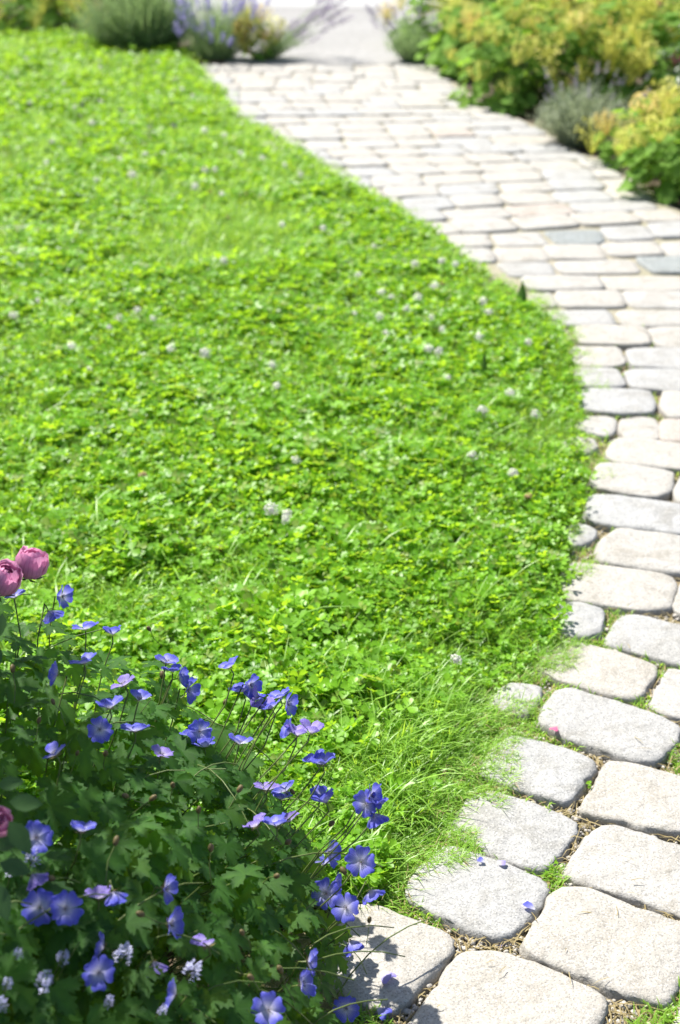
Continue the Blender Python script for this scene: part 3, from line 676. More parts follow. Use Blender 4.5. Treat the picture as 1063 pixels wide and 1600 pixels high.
# ------------------------------------------------------------------ geranium
MC, MR = Vector((-.50, 1.48)), Vector((.50, .60))
def mound(x, y):
    u, v = (x - MC.x) / MR.x, (y - MC.y) / MR.y; r2 = u * u + v * v
    if r2 >= 1: return -1
    base = .47 - .20 * max(0, min(1.2, (x + .55) / .5))
    return base * (1 - r2 ** 2.2) ** .5 + .035 * nz(x, y, 7, 5.5)
def on_mound(px, py, lift):
    d = ray(px, py); best = None
    t = .9
    while t < 2.6:
        p = Vector((0, 0, CAM_H)) + d * t; m = mound(p.x, p.y)
        g = p.z - lift - (m if m > 0 else 0)
        if m > 0 and g <= 0: return p
        if m > 0 and (best is None or g < best[0]): best = (g, p.copy())
        t += .008
    return best[1] if best else Vector((0, 0, CAM_H)) + d * 1.95
ger = empty('cranesbill_plant', (MC.x, MC.y, -.02)); tag(ger, 'bushy blue-flowered cranesbill with toothed green leaves, in the shaded corner beside path', 'flowering plant')
GI = Matrix.Translation(-ger.location)
def ger_leaf_mesh(k):
    b = MB(); c = b.vert((0, 0, 0), .75); nl = 5; angs = [-118, -60, 0, 60, 118]; ln = [.72, .93, 1.0, .93, .72]
    sin_ = []
    for i in range(nl + 1):
        a = -155 if i == 0 else 155 if i == nl else (angs[i - 1] + angs[i]) / 2
        r = .2 if i in (0, nl) else .34 + U(-.04, .05)
        a = radians(a); sin_.append(b.vert((sin(a) * r, cos(a) * r, .05), .35))
    for i in range(nl):
        a0 = radians(angs[i] + U(-5, 5)); L_ = ln[i] * U(.92, 1.06)
        d = Vector((sin(a0), cos(a0), 0)); s = Vector((cos(a0), -sin(a0), 0)); 
        def P(f, w_, z, t=.3): return b.vert(d * f * L_ + s * w_ * L_ + Vector((0, 0, z - .16 * f * f * L_)), t)
        mid = P(.55, 0, -.015, .85); tip = P(1.0, 0, -.02, .45)
        lt = [P(.52, -.24, .05), P(.66, -.35, .05), P(.68, -.19, .04), P(.86, -.22, .03), P(.85, -.09, .02)]
        rt = [P(.52, .24, .05), P(.66, .35, .05), P(.68, .19, .04), P(.86, .22, .03), P(.85, .09, .02)]
        b.face(c, mid, sin_[i]); b.face(c, sin_[i + 1], mid)
        b.face(sin_[i], mid, lt[0]); b.face(lt[0], mid, lt[2], lt[1]); b.face(lt[2], mid, lt[4], lt[3]); b.face(lt[4], mid, tip)
        b.face(sin_[i + 1], rt[0], mid); b.face(rt[0], rt[1], rt[2], mid); b.face(rt[2], rt[3], rt[4], mid); b.face(rt[4], tip, mid)
    return b
GL = [ger_leaf_mesh(k) for k in range(6)]
GLM = [g.mesh('leaf', M_ger) for g in GL]
def leaf_M(p, n, s, spin):
    """leaf blade at p with normal n"""
    q = n.to_track_quat('Z', 'Y').to_matrix().to_4x4()
    return Matrix.Translation(p) @ q @ Matrix.Rotation(spin, 4, 'Z') @ Matrix.Diagonal((s, s, s, 1))
def mound_n(x, y):
    e = .02; m = mound(x, y)
    return Vector((-(mound(x + e, y) - m) / e, -(mound(x, y + e) - m) / e, 1)).normalized() if m > 0 else Vector((0, 0, 1))
cand = []
while len(cand) < 1250:
    u, v = U(-1, 1), U(-1, 1)
    if len(cand) > 900: u, v = U(.2, 1), U(-1, .6)
    if u * u + v * v > .98: continue
    x, y = MC.x + u * MR.x, MC.y + v * MR.y; m = mound(x, y)
    if m <= .02: continue
    if y < .98 or (y > 1.72 and R() < .4): continue
    px, py = proj((x, y, m))
    if px < -330: continue
    f = 1 - R() ** 2.2 * .75          # most leaves near the surface
    n = (mound_n(x, y) * .7 + Vector((U(-.7, .7), U(-1.0, .4), .75))).normalized()
    cand.append((f, Vector((x, y, m * f + U(-.015, .015))), n, U(.026, .052) * (.8 if x > -.2 or y > 1.75 else 1), px, py))
vis = sorted(cand, key=lambda c: -(c[0] + (0 if -40 < c[4] < 640 and 900 < c[5] < 1650 else -2)))
rest = MB()
for k, (f, p, n, s, px, py) in enumerate(vis):
    M = GI @ leaf_M(p, n, s, U(-1.2, 1.2) + pi)
    if k < 290: link('leaf', random.choice(GLM), ger, M)
    else: rest.add(random.choice(GL), M)
tag(rest.build('foliage', M_ger, ger), kind='stuff')
stems = MB()
for k in range(150):
    f, p, n, s, px, py = random.choice(cand); b0 = Vector((MC.x + (p.x - MC.x) * .35, MC.y + (p.y - MC.y) * .35, 0))
    mid = b0.lerp(p, .55) + Vector((0, 0, .05)); stems.tube([GI @ b0, GI @ mid, GI @ (p - Vector((0, 0, .004)))], .0014, .0009, 4, R())
for k in range(70):                      # thin pale stems sprawling over the leaves
    f, p, n, s, px, py = random.choice(cand); a = U(-1.1, .9); L_ = U(.07, .2); q = p + Vector((cos(a) * L_, sin(a) * L_, 0)); m = mound(q.x, q.y)
    q.z = (m if m > 0 else p.z * .5) + U(.005, .04); 
    A, B, Cc = p - Vector((0, 0, .03)), p.lerp(q, .5) + Vector((U(-.02, .02), U(-.02, .02), U(.02, .06))), q
    stems.tube([GI @ (A * (1 - t) ** 2 + B * 2 * t * (1 - t) + Cc * t * t) for t in (0, .2, .4, .6, .8, 1)], .0012, .0008, 4, U(.4, 1))
tag(stems.build('stems', M_gstem, ger), kind='stuff')

def petal_mesh():
    b = MB(); rows = []
    W = [.09, .20, .36, .47, .47, .33]; YY = [0, .2, .44, .68, .88, 1.0]; ph = U(0, 6)
    for j in range(6):
        f = YY[j]; row = []
        for i in range(5):
            g = i / 4 * 2 - 1; yy = f - .13 * (1 - abs(g)) * (j == 5) - .05 * abs(g) ** 2 * f
            row.append(b.vert((g * W[j], yy, .16 * f * f - .14 * g * g * f + .05 * sin(g * 4 + j * 1.3 + ph) * f - .10 * f ** 4), .5, (i / 4, f)))
        rows.append(row)
    for j in range(5):
        for i in range(4): b.face(rows[j][i], rows[j][i + 1], rows[j + 1][i + 1], rows[j + 1][i])
    return b
M_violet = petalmat('violet_petal', (0.80, 0.76, 0.84), (0.30, 0.24, 0.70), 0.45, (0.16, 0.05, 0.36))
PETV = [petal_mesh().mesh('petal', M_violet) for _ in range(2)]
PETS = [petal_mesh().mesh('petal', M_blue) for _ in range(4)]
b = MB()
for k in range(10):
    a = k * 2 * pi / 10; r = .16; b.tube([(0, 0, .02), (cos(a) * r * .6, sin(a) * r * .6, .14), (cos(a) * r, sin(a) * r, .24)], .012, .010, 3, .5)
    b.blob((cos(a) * r, sin(a) * r, .25), .030, .5, 4, 3)
for i in range(len(b.v)): b.uv[i] = (0.5, min(1, b.v[i][2] * 4))
b.tube([(0, 0, 0), (0, 0, .3)], .02, .012, 4)
STAM = b.mesh('stamens', M_anther)
def stem_bud_mesh(pts, hasbud):
    s = MB(); s.tube(pts, .0011, .0008, 5, .6); return s
def calyx(b, M, s):
    for k in range(5):
        a = k * 2 * pi / 5 + .6; d = Vector((cos(a), sin(a), 0)); t = Vector((-sin(a), cos(a), 0))
        i = [b.vert(M @ (Vector((0, 0, -.05)) * s)), b.vert(M @ ((d * .22 + t * .10 + Vector((0, 0, -.04))) * s)), b.vert(M @ ((d * .48 + Vector((0, 0, .0))) * s)), b.vert(M @ ((d * .22 - t * .10 + Vector((0, 0, -.04))) * s))]
        b.face(*i)
def flower(px, py, kind, size=.021, lift=.035):
    p = on_mound(px, py, lift + U(-.01, .012))
    tocam = (Vector((0, 0, CAM_H)) - p).normalized()
    if kind == 'F': n = (tocam + Vector((U(-.25, .25), 0, U(-.1, .2)))).normalized(); op = .25
    elif kind == 's': n = Vector((U(-.6, .35), U(.2, .75), 1)).normalized(); op = U(.45, .75)
    elif kind == 'l': n = Vector((-1, U(-.4, .2), U(.1, .5))).normalized(); op = .62
    elif kind == 'r': n = Vector((1, U(-.6, .0), U(.1, .5))).normalized(); op = .55
    else: n = Vector((U(.1, .7), -.4, -.55)).normalized(); op = .9
    q = leaf_M(p, n, 1, U(0, 6))
    f = MB(); back = p - n * .012
    foot = Vector((p.x * .8 + MC.x * .2, p.y * .8 + MC.y * .2, max(.03, p.z - lift - .09)))
    knee = foot.lerp(back, .7) + Vector((U(-.01, .01), 0, -.004))
    f.tube([GI @ foot, GI @ foot.lerp(knee, .5) + Vector((0, 0, .008)), GI @ knee, GI @ back, GI @ (p - n * .002)], .0011, .0011, 5, .6)
    f.cur = 1; calyx(f, GI @ q, size)
    o = f.build('flower', [M_gstem, M_sepal], ger)
    pal = PETV if R() < (.2 if kind == 's' else .06) else PETS
    for k in range(5):
        if kind in 'sd' and R() < .06: continue       # a petal already dropped
        tilt = op + U(-.22, .22)
        link('petal', random.choice(pal), o, GI @ q @ Matrix.Rotation(k * 2 * pi / 5 + U(-.1, .1), 4, 'Z') @ Matrix.Rotation(tilt, 4, 'X') @ Matrix.Translation((0, size * .06, 0)) @ Matrix.Diagonal((size * U(.88, 1.06), size * U(.92, 1.06), size, 1)))
    link('stamens', STAM, o, GI @ q @ Matrix.Diagonal((size, size, size, 1)))
FL = [(96,932,'r'),(76,954,'d'),(22,934,'s'),(134,984,'s'),(176,992,'s'),(132,1037,'s'),(91,1054,'l'),(195,1071,'s'),(260,1036,'s'),(280,1060,'r'),(172,1107,'s'),(156,1140,'F'),(217,1095,'s'),
 (212,1143,'s'),(312,1143,'F'),(320,1168,'s'),(252,1181,'s'),(88,1180,'s'),(360,1043,'s'),(390,1070,'r'),(394,1096,'s'),(425,1107,'s'),(447,1099,'r'),(456,1143,'l'),(485,1146,'s'),(374,1163,'s'),(493,1190,'s'),
 (417,1235,'s'),(447,1237,'s'),(500,1248,'s'),(400,1292,'s'),(432,1291,'s'),(452,1285,'s'),(512,1332,'r'),(510,1396,'F'),(57,1309,'F'),(127,1300,'s'),(50,1365,'d'),(62,1417,'F'),(102,1420,'F'),
 (155,1405,'s'),(177,1392,'d'),(257,1388,'r'),(264,1443,'r'),(325,1478,'s'),(163,1481,'l'),(154,1520,'F'),(276,1553,'l'),(240,1502,'d'),(481,1502,'r'),(470,1538,'r'),(420,1578,'F'),(541,1576,'F'),
 (579,1243,'r'),(583,1270,'d'),(564,1347,'F'),(578,1390,'d'),(541,1418,'F'),(548,1468,'d'),(270,1050,'s'),(292,1078,'r'),(380,1082,'s'),(404,1088,'l'),(413,1108,'s'),(438,1090,'s'),(464,1150,'s'),(505,1195,'s'),(572,1256,'F'),(590,1258,'s'),(503,1352,'s'),(522,1385,'r'),(440,1250,'s'),(510,1255,'s'),(300,1150,'s')]
for (px, py, k) in FL:
    flower(px, py, k, (.0208 if k == 'F' else .0205) * U(.85, 1.1), .05 if py < 1120 or px > 480 else .03)
# buds with reddish sepals
bb_ = MB(); bb_.cur = 1; bb_.blob((0, 0, .005), .0042, .4, 6, 5, (1, 1, 1.6)); bb_.cur = 0; bb_.tube([(0, 0, -.045), (.004, 0, -.02), (0, 0, 0)], .0008, .0007, 4, .6)
BUD = bb_.mesh('bud', [M_gstem, M_sepal])
for (px, py) in [(577,1441),(540,1365),(200,1245),(235,1250),(85,1373),(165,1180),(350,1100),(255,1060),(235,985),(447,1318),(430,1370),(380,1460),(225,1430),(270,1230),(120,1180),(60,1130),(440,1520),(330,1330),(310,1270),(460,1240),(372,1237),(395,1530),(20,1050),(180,1320),(515,1290),(85,1100)]:
    p = on_mound(px, py, .035); link('bud', BUD, ger, GI @ Matrix.Translation(p) @ Euler((U(-.9, .9), U(-.9, .9), U(0, 6))).to_matrix().to_4x4() @ Matrix.Scale(U(.65, 1.05), 4))

# pale blue spikes growing up through the geranium
def spike_mesh(mat, L_, r, n, fs):
    b = MB()
    for k in range(n):
        f = R(); z = L_ * f; a = U(0, 2 * pi); rr = r * (1 - .55 * f) * U(.5, 1); d = Vector((cos(a), sin(a), .5))
        c = Vector((cos(a) * rr, sin(a) * rr, z)); t = d.orthogonal().normalized() * fs; u = d.normalized() * fs * 1.6; tt = R()
        i = [b.vert(c - t, tt), b.vert(c + u * .5 + t.cross(u).normalized() * fs * .5, tt), b.vert(c + t, tt), b.vert(c + u, tt)]
        b.face(i[0], i[1], i[3]); b.face(i[1], i[2], i[3])
    return b.mesh('flower_spike', mat)
SPK = [spike_mesh(M_palebl, .020, .009, 60, .0026) for _ in range(2)]
cm = empty('speedwell_plant', (-.5, 1.35, -.02)); tag(cm, 'pale blue fluffy flower spikes poking out among the cranesbill leaves', 'flowering plant')
CI = Matrix.Translation(-cm.location)
for (px, py, s) in [(98,1487+10,.8),(70,1537,1.1),(192,1497,1.2),(298,1522,1.2),(50,1345,1.0),(18,1360,.8),(28,1490,.6),(12,1535,.6),(170,1565,.7),(2,1570,.8),(255,1578,.6)]:
    p = on_mound(px, py, .03); t = MB(); foot = Vector((p.x * .8 - .1, p.y * .9 + .14, max(.02, p.z - .14)))
    t.tube([CI @ foot, CI @ (foot.lerp(p, .6) + Vector((0, 0, .02))), CI @ p], .0012, .0009, 5, .7); o = t.build('stem', M_gstem, cm)
    d = (p - foot).normalized(); link('flower_spike', random.choice(SPK), o, CI @ leaf_M(p - d * .006, d, s, U(0, 6)))

# ------------------------------------------------------------------ rose shrub at the left
rose = empty('rose_bush', (-1.05, 1.80, -.02)); tag(rose, 'rose bush with round pink blooms leaning in over the cranesbill', 'rose bush')
RI = Matrix.Translation(-rose.location)
def rose_petal_mesh(lo, hi, half):
    b = MB(); rows = []
    for j in range(5):
        la = lo + (hi - lo) * j / 4; row = []
        for i in range(6):
            g = i / 5 * 2 - 1; lon = g * half * (.75 + .25 * sin(pi * (j + 1) / 6)); rr = 1 + (.07 * (j == 4)) - .04 * abs(g) * (j == 4) + .035 * sin(g * 7 + j + lo * 3) + U(-.02, .02)
            ll = la - (.25 * g * g if j == 4 else 0)
            row.append(b.vert((cos(ll) * sin(lon) * rr, cos(ll) * cos(lon) * rr, sin(ll) * rr), .5, (i / 5, j / 4)))
        rows.append(row)
    for j in range(4):
        for i in range(5): b.face(rows[j][i], rows[j][i + 1], rows[j + 1][i + 1], rows[j + 1][i])
    return b.mesh('petal', M_pink)
RP = [rose_petal_mesh(radians(-80), radians(52), .95), rose_petal_mesh(radians(-60), radians(72), .9), rose_petal_mesh(radians(-30), radians(88), .9)]
def bloom(p, r, axis, stem_to):
    q = leaf_M(p, axis, r, U(0, 6)); f = MB()
    f.tube([RI @ stem_to, RI @ (stem_to.lerp(p, .6) + Vector((0, 0, .012))), RI @ (p - axis * r * .9)], .0022, .0018, 6, .4); f.cur = 1
    for k in range(5):
        a = k * 1.2566; d = Vector((cos(a), sin(a), 0)); t = Vector((-sin(a), cos(a), 0))
        i = [f.vert(RI @ (q @ (Vector((0, 0, -1.0))))), f.vert(RI @ (q @ (d * .5 + t * .16 + Vector((0, 0, -.95))))), f.vert(RI @ (q @ (d * 1.05 + Vector((0, 0, -.75))))), f.vert(RI @ (q @ (d * .5 - t * .16 + Vector((0, 0, -.95)))))]
        f.face(*i)
    o = f.build('bloom', [M_wood, M_rleaf], rose)
    for k in range(26):
        l = 0 if k < 7 else 1 if k < 16 else 2; sc = 1.0 - .028 * k
        link('petal', RP[l], o, RI @ q @ Matrix.Rotation(k * 2.4 + U(-.2, .2), 4, 'Z') @ Matrix.Rotation(U(-.34, .02) if k < 5 else U(-.16, .08), 4, 'X') @ Matrix.Diagonal((sc, sc, sc * U(.94, 1.1), 1)))
def at_depth(px, py, zc): return Vector((0, 0, CAM_H)) + ray(px, py) * zc
for (px, py, zc, r, ax) in [(50, 879, 1.95, .0245, (.25, .1, .9)), (6, 905, 1.9, .025, (.5, -.1, .8)), (-5, 1285, 1.55, .019, (.5, -.5, .6)), (-60, 960, 1.9, .03, (0, -.4, .9)), (-40, 870, 2.05, .018, (0, 0, 1))]:
    p = at_depth(px, py, zc); bloom(p, r, Vector(ax).normalized(), p + Vector((-.16, .03, -.05)))
def rose_leaf(b, M, s, t):
    for (x, y, a, k) in ((0, 1.0, 0, 1.0), (-.42, .62, .9, .85), (.42, .62, -.9, .85), (-.36, .15, 1.2, .7), (.36, .15, -1.2, .7)):
        m = M @ Matrix.Translation((x * s * .5, y * s * .9 - .2 * s, 0)) @ Matrix.Rotation(a, 4, 'Z') @ Matrix.Rotation(U(-.25, .1), 4, 'X')
        P = [(0, 0, 0), (-.22, .25, .05), (-.27, .5, .05), (-.14, .82, .0), (0, 1, -.05), (.14, .82, 0), (.27, .5, .05), (.22, .25, .05), (0, .45, -.02)]
        i = [b.vert(m @ (Vector(p) * s * .85 * k), t) for p in P]
        b.face(i[0], i[8], i[2], i[1]); b.face(i[8], i[4], i[3], i[2]); b.face(i[0], i[7], i[6], i[8]); b.face(i[8], i[6], i[5], i[4])
canes = []
rl = MB()
ROSE_C = Vector((-1.12, 1.76, .92))
for k in range(13):
    a = U(0, 2 * pi); r = U(.08, .42); top = Vector((ROSE_C.x + cos(a) * r, ROSE_C.y + sin(a) * r, U(1.1, 1.75)))
    b0 = Vector((-1.05 + U(-.08, .08), 1.80 + U(-.08, .08), -.02)); mid = b0.lerp(top, .5) + Vector((cos(a) * .03, sin(a) * .03, .08))
    c = MB(); c.tube([RI @ b0, RI @ b0.lerp(mid, .5), RI @ mid, RI @ mid.lerp(top, .5), RI @ top], .006, .002, 6, R()); c.build('cane', M_wood, rose)
c = MB(); e0 = at_depth(6, 905, 1.9) + Vector((-.16, .03, -.05)); c.tube([RI @ Vector((-1.0, 1.82, .45)), RI @ (e0 + Vector((-.12, .03, .02))), RI @ e0, RI @ (at_depth(50, 879, 1.95) + Vector((-.16, .03, -.05)))], .004, .0025, 6, .4); c.build('cane', M_wood, rose)
n = 0
while n < 850:
    d = Vector((U(-1, 1), U(-1, 1), U(-1, 1)))
    if d.length > 1 or d.length < .25: continue
    p = ROSE_C + Vector((d.x * .62, d.y * .50, d.z * .80))
    if proj(p)[0] > -95: continue
    rose_leaf(rl, RI @ leaf_M(p, (Vector((d.x, d.y, abs(d.z) + .6)) + Vector((U(-.5, .5), U(-.5, .5), 0))).normalized(), 1, U(0, 6.28)), U(.05, .072), R()); n += 1
tag(rl.build('foliage', M_rleaf, rose), kind='stuff')
for (px, py, zc) in [(-2, 950, 1.85), (-18, 925, 1.87), (-20, 1000, 1.8), (-14, 1240, 1.5), (-25, 1330, 1.5)]:
    b = MB(); rose_leaf(b, Matrix(), .05, .4); link('leaf', b.mesh('leaf', M_rleaf), rose, RI @ leaf_M(at_depth(px, py, zc), Vector((U(-.3, .3), -.6, .7)).normalized(), 1, U(2, 4)))

# ------------------------------------------------------------------ plants round the far lawn and in the right-hand bed
bed = [(p.x + .02, p.y) for p in REDGE] + [(4.2, 4.6), (6.5, 8), (6.5, Y_END), ]
sheet('flower_bed', bed, -0.022, M_soil)
sheet('shrub_bed', [(-6.5, 10.9), (-1.9, 10.75), (-1.05, Y_END + .02), (-.78, Y_END + .02), (-.85, 11.6), (-1.6, 12.6), (-1.9, 16), (-7, 16)], 0.004, M_soil)
sheet('rear_bed', [(.62, Y_END + .02), (6.5, Y_END + .02), (7.5, 16), (1.7, 16), (1.1, 12), (.62, 11.2)], 0.004, M_soil)
def mantle_leaf_mesh():
    b = MB(); c = b.vert((0, 0, -.12), .8); n = 27; ring = []; mid = []
    for k in range(n):
        a = radians(-160 + 320 * k / (n - 1)); lob = .88 + .12 * cos(a * 9 * .98); pl = .05 * cos(a * 9)
        ring.append(b.vert((sin(a) * lob, cos(a) * lob, .08 + pl), .4)); 
    for k in range(n - 1): b.face(c, ring[k + 1], ring[k])
    return b
ML = [mantle_leaf_mesh().mesh('leaf', M_alch) for _ in range(2)]
def froth_mesh(mat, r, n, fs):
    b = MB()
    for k in range(n):
        d = Vector((U(-1, 1), U(-1, 1), U(-.5, 1)))
        if d.length > 1: d.normalize()
        c = d * r; a = U(0, 6); t = Vector((cos(a), sin(a), U(-.5, .5))) * fs; u = Vector((-sin(a), cos(a), U(-.5, .5))) * fs; tt = R()
        i = [b.vert(c - t, tt), b.vert(c - u, tt), b.vert(c + t, tt), b.vert(c + u, tt)]; b.face(*i)
        if k % 4 == 0: b.strip([(0, 0, -r * 1.2), c], .0012, Vector((1, 0, 0)), .3, False)
    return b.mesh('flower_cluster', mat, False)
FY = [froth_mesh(M_yel, .055, 85, .005) for _ in range(3)]; FO = [froth_mesh(M_orange, .05, 110, .0055) for _ in range(2)]
def dome_pt(rx, ry, h, inner=.8):
    a = U(0, 2 * pi); e = math.asin(R() ** .8); f = U(inner, 1)
    d = Vector((cos(a) * cos(e), sin(a) * cos(e), sin(e))); return Vector((d.x * rx * f, d.y * ry * f, max(.03, d.z * h * f))), d
def mantle(p, rx, ry, h, nl, nf, label, orange=0.0, ls=(.038, .062), group="lady's mantle clumps"):
    t = empty('mantle_plant', p); tag(t, label, 'flowering plant', group)
    st_ = MB()
    for k in range(int(nl * 1.3)):
        q, d = dome_pt(rx, ry, h, .6); n_ = (d + Vector((U(-.5, .5), U(-.6, .3), .7))).normalized()
        link('leaf', random.choice(ML), t, leaf_M(q, n_, U(*ls), U(0, 6.28)))
        if k % 2 == 0: st_.tube([(q.x * .2, q.y * .2, 0), (q.x * .7, q.y * .7, q.z * .6), q], .0022, .0015, 4, .5)
    for k in range(int(nf * 1.0)):
        q, d = dome_pt(rx * 1.08, ry * 1.08, h * 1.14, .8); q.z = max(q.z, h * U(.25, .7)); o = R() < orange * .4
        link('flower_cluster', random.choice(FO if o else FY), t, Matrix.Translation(q) @ Euler((U(-.4, .4), U(-.4, .4), U(0, 6))).to_matrix().to_4x4() @ Matrix.Scale(U(.65, 1.6), 4))
        st_.tube([(q.x * .15, q.y * .15, 0), (q.x * .6, q.y * .6, q.z * .6), q], .002, .0012, 4, .6)
    tag(st_.build('stems', M_gstem, t), kind='stuff')
    und = MB()                               # lower leaves that fill the clump
    for k in range(nl // 2):
        q, d = dome_pt(rx * .8, ry * .8, h * .75, .2); m_ = mantle_leaf_mesh(); und.add(m_, leaf_M(q, (d + Vector((0, 0, .8))).normalized(), U(*ls) * .9, U(0, 6)))
    tag(und.build('foliage', M_alch, t), kind='stuff')
    return t
def needles(name, p, rx, ry, h, n, mat, label, cat, spikes=0, spk=None, lean=Vector((0, 0, 0)), wd_=.003, lab_spike=None, spread=.9, group=None, spk_scale=(.8, 1.3), spk_up=(.7, 1.15)):
    t = empty(name, p); tag(t, label, cat, group); b = MB()
    for k in range(n):
        a = U(0, 2 * pi); e = sqrt(R()); d = Vector((cos(a) * e * rx, sin(a) * e * ry, 0)); hh = h * sqrt(max(.05, 1 - e * e * .8)) * U(.45, 1.08)
        tip = d * spread + lean * hh + Vector((U(-.05, .05), U(-.05, .05), hh)); base = d * .35
        s_ = Vector((cos(a + 1.5), sin(a + 1.5), 0)); b.strip([base, base.lerp(tip, .5) + Vector((0, 0, .05 * h)), tip], wd_, s_, R())
        for _ in range(4):                   # short side leaves
            f = U(.3, .98); c = base.lerp(tip, f); aa = U(0, 6.3); v = Vector((cos(aa), sin(aa), U(.4, 1.4))) * U(.02, .045)
            b.strip([c, c + v], wd_ * .8, Vector((-sin(aa), cos(aa), 0)), R())
    b.build('foliage', mat, t)
    for k in range(spikes):
        a = U(0, 2 * pi); e = sqrt(R()); d = Vector((cos(a) * e * rx, sin(a) * e * ry, 0)); hh = h * U(*spk_up)
        tip = d * 1.15 + lean * hh + Vector((U(-.04, .04), U(-.04, .04), hh)); base = d * .4
        s = MB(); s.tube([base, base.lerp(tip, .55) + Vector((0, 0, .03)), tip], .002, .0015, 4, .5); o = s.build('stem', mat, t)
        dr = (tip - base.lerp(tip, .55)).normalized(); link('flower_spike', random.choice(spk), o, leaf_M(tip, dr, U(*spk_scale), U(0, 6)))
    return t
LS = [spike_mesh(M_lavfl, .075, .011, 70, .006) for _ in range(2)]; LG = [spike_mesh(M_lavgrey, .085, .012, 70, .006) for _ in range(2)]
PB = [spike_mesh(M_palebl, .05, .01, 40, .005)]
def shrub_at(px, py): p = at(px, py, 0); return Vector((p.x, p.y, -.01))
G1 = 'plants along the far end of the lawn'; G2 = 'plants in the flower bed right of the path'
mantle(shrub_at(52, 48), .55, .4, .42, 95, 44, "leafy lady's mantle with yellow flowers behind the lawn, left of the dark bush", .3)
mantle(shrub_at(-95, 45), .5, .4, .42, 60, 34, "lady's mantle clump at the lawn's far left corner", .1)
needles('lavender_bush', shrub_at(225, 80), .58, .42, .62, 1900, M_lav, 'wide dark green lavender bush without blooms at the lawn end', 'lavender', 10, PB, wd_=.0035)
needles('lavender_bush', shrub_at(340, 92), .32, .24, .46, 420, M_lav, 'lavender in violet bloom between dark bush and orange flowers', 'lavender', 90, LS, Vector((.1, 0, 0)), spk_scale=(.8, 1.3), spk_up=(.3, .95))
mantle(shrub_at(402, 93), .15, .12, .36, 22, 30, 'slim clump of orange and yellow flowers at the path end', .75, (.025, .04), 'orange flowers')
needles('lavender_bush', shrub_at(415, 90), .16, .2, .22, 120, M_lav, 'faded grey lavender stalks leaning out over the pavement', 'lavender', 34, LG, Vector((1.25, -.1, 0)), spk_scale=(1.0, 1.6), spk_up=(.4, 1.7))
needles('lavender_bush', shrub_at(648, 95), .20, .2, .28, 420, M_lav, 'small lavender tuft at the bed corner beside the pavement', 'lavender', 16, LG, Vector((-.35, 0, 0)), spk_scale=(.7, 1.1))
mantle(shrub_at(668, 72), .30, .3, .5, 60, 30, "lady's mantle with orange-yellow froth at the bed's far corner", .6)
mantle(shrub_at(740, 108), .36, .36, .5, 90, 8, 'broad-leaved green clump above the dark bed soil', .2, (.055, .085))
mantle(shrub_at(825, 158), .50, .42, .62, 170, 44, "large lady's mantle with yellow froth where bed meets path bend", .2)
mantle(shrub_at(945, 150), .5, .45, .62, 150, 50, "tall lady's mantle in full yellow flower behind the silver plant", .25)
mantle(shrub_at(1050, 165), .42, .4, .60, 130, 34, "yellow lady's mantle at the upper right beside pink roses", .1)
mantle(shrub_at(880, 40), .6, .4, .62, 90, 46, "lady's mantle mass at the back of the flower bed", .2)
mantle(shrub_at(1090, 30), .7, .5, .62, 60, 36, "lady's mantle clump in the bed's rear right corner", .2)
mantle(shrub_at(765, 45), .4, .35, .55, 60, 26, "lady's mantle at the back of the bed behind broad leaves", .3)
needles('catmint_plant', shrub_at(908, 222), .30, .26, .30, 620, M_silver, 'silvery green catmint spilling onto path stones', 'catmint', 26, [spike_mesh(M_lavgrey, .05, .008, 40, .004)], spk_scale=(.7, 1.1), wd_=.004)
mantle(shrub_at(1005, 255), .27, .24, .32, 80, 24, "low lady's mantle with bright yellow flowers beside the catmint", .05, (.025, .045))
mantle(shrub_at(1066, 300), .30, .28, .42, 110, 20, "lady's mantle with large green leaves at the path's right edge", .25, (.035, .055))
mantle(shrub_at(1160, 300), .35, .35, .45, 40, 12, "lady's mantle outside the right edge of the view", .1)
for (px, py, r_, lab) in [(792, 176, .10, 'small round-leaved clump at the path edge before the large yellow clump'), (712, 122, .09, 'small green clump on the path corner stones')]:
    mantle(shrub_at(px, py), r_, r_, .14, 22, 1, lab, 0, (.03, .05), 'small clumps at the path edge')
for (x_, y_, r_, lab) in [(1.15, 11.3, .5, 'yellow-green clump at the rear of the right bed nearest the pavement'), (1.95, 11.2, .6, 'yellow-green clump in the middle of the rear right bed'), (2.7, 11.0, .6, 'yellow-green clump at the rear of the bed above the pink roses'),
                         (2.1, 12.6, .7, 'farthest yellow-green clump behind the right bed'), (3.2, 12.4, .8, 'farthest yellow-green clump in the rear right corner'), (-2.3, 12.4, .6, 'yellow-green clump behind the dark lavender at left'), (-3.3, 12.2, .6, 'yellow-green clump at the farthest left corner')]:
    mantle(Vector((x_, y_, 0)), r_, .45, .62, 120, 44, lab, .2, (.045, .07), 'rear clumps of yellow flowers')
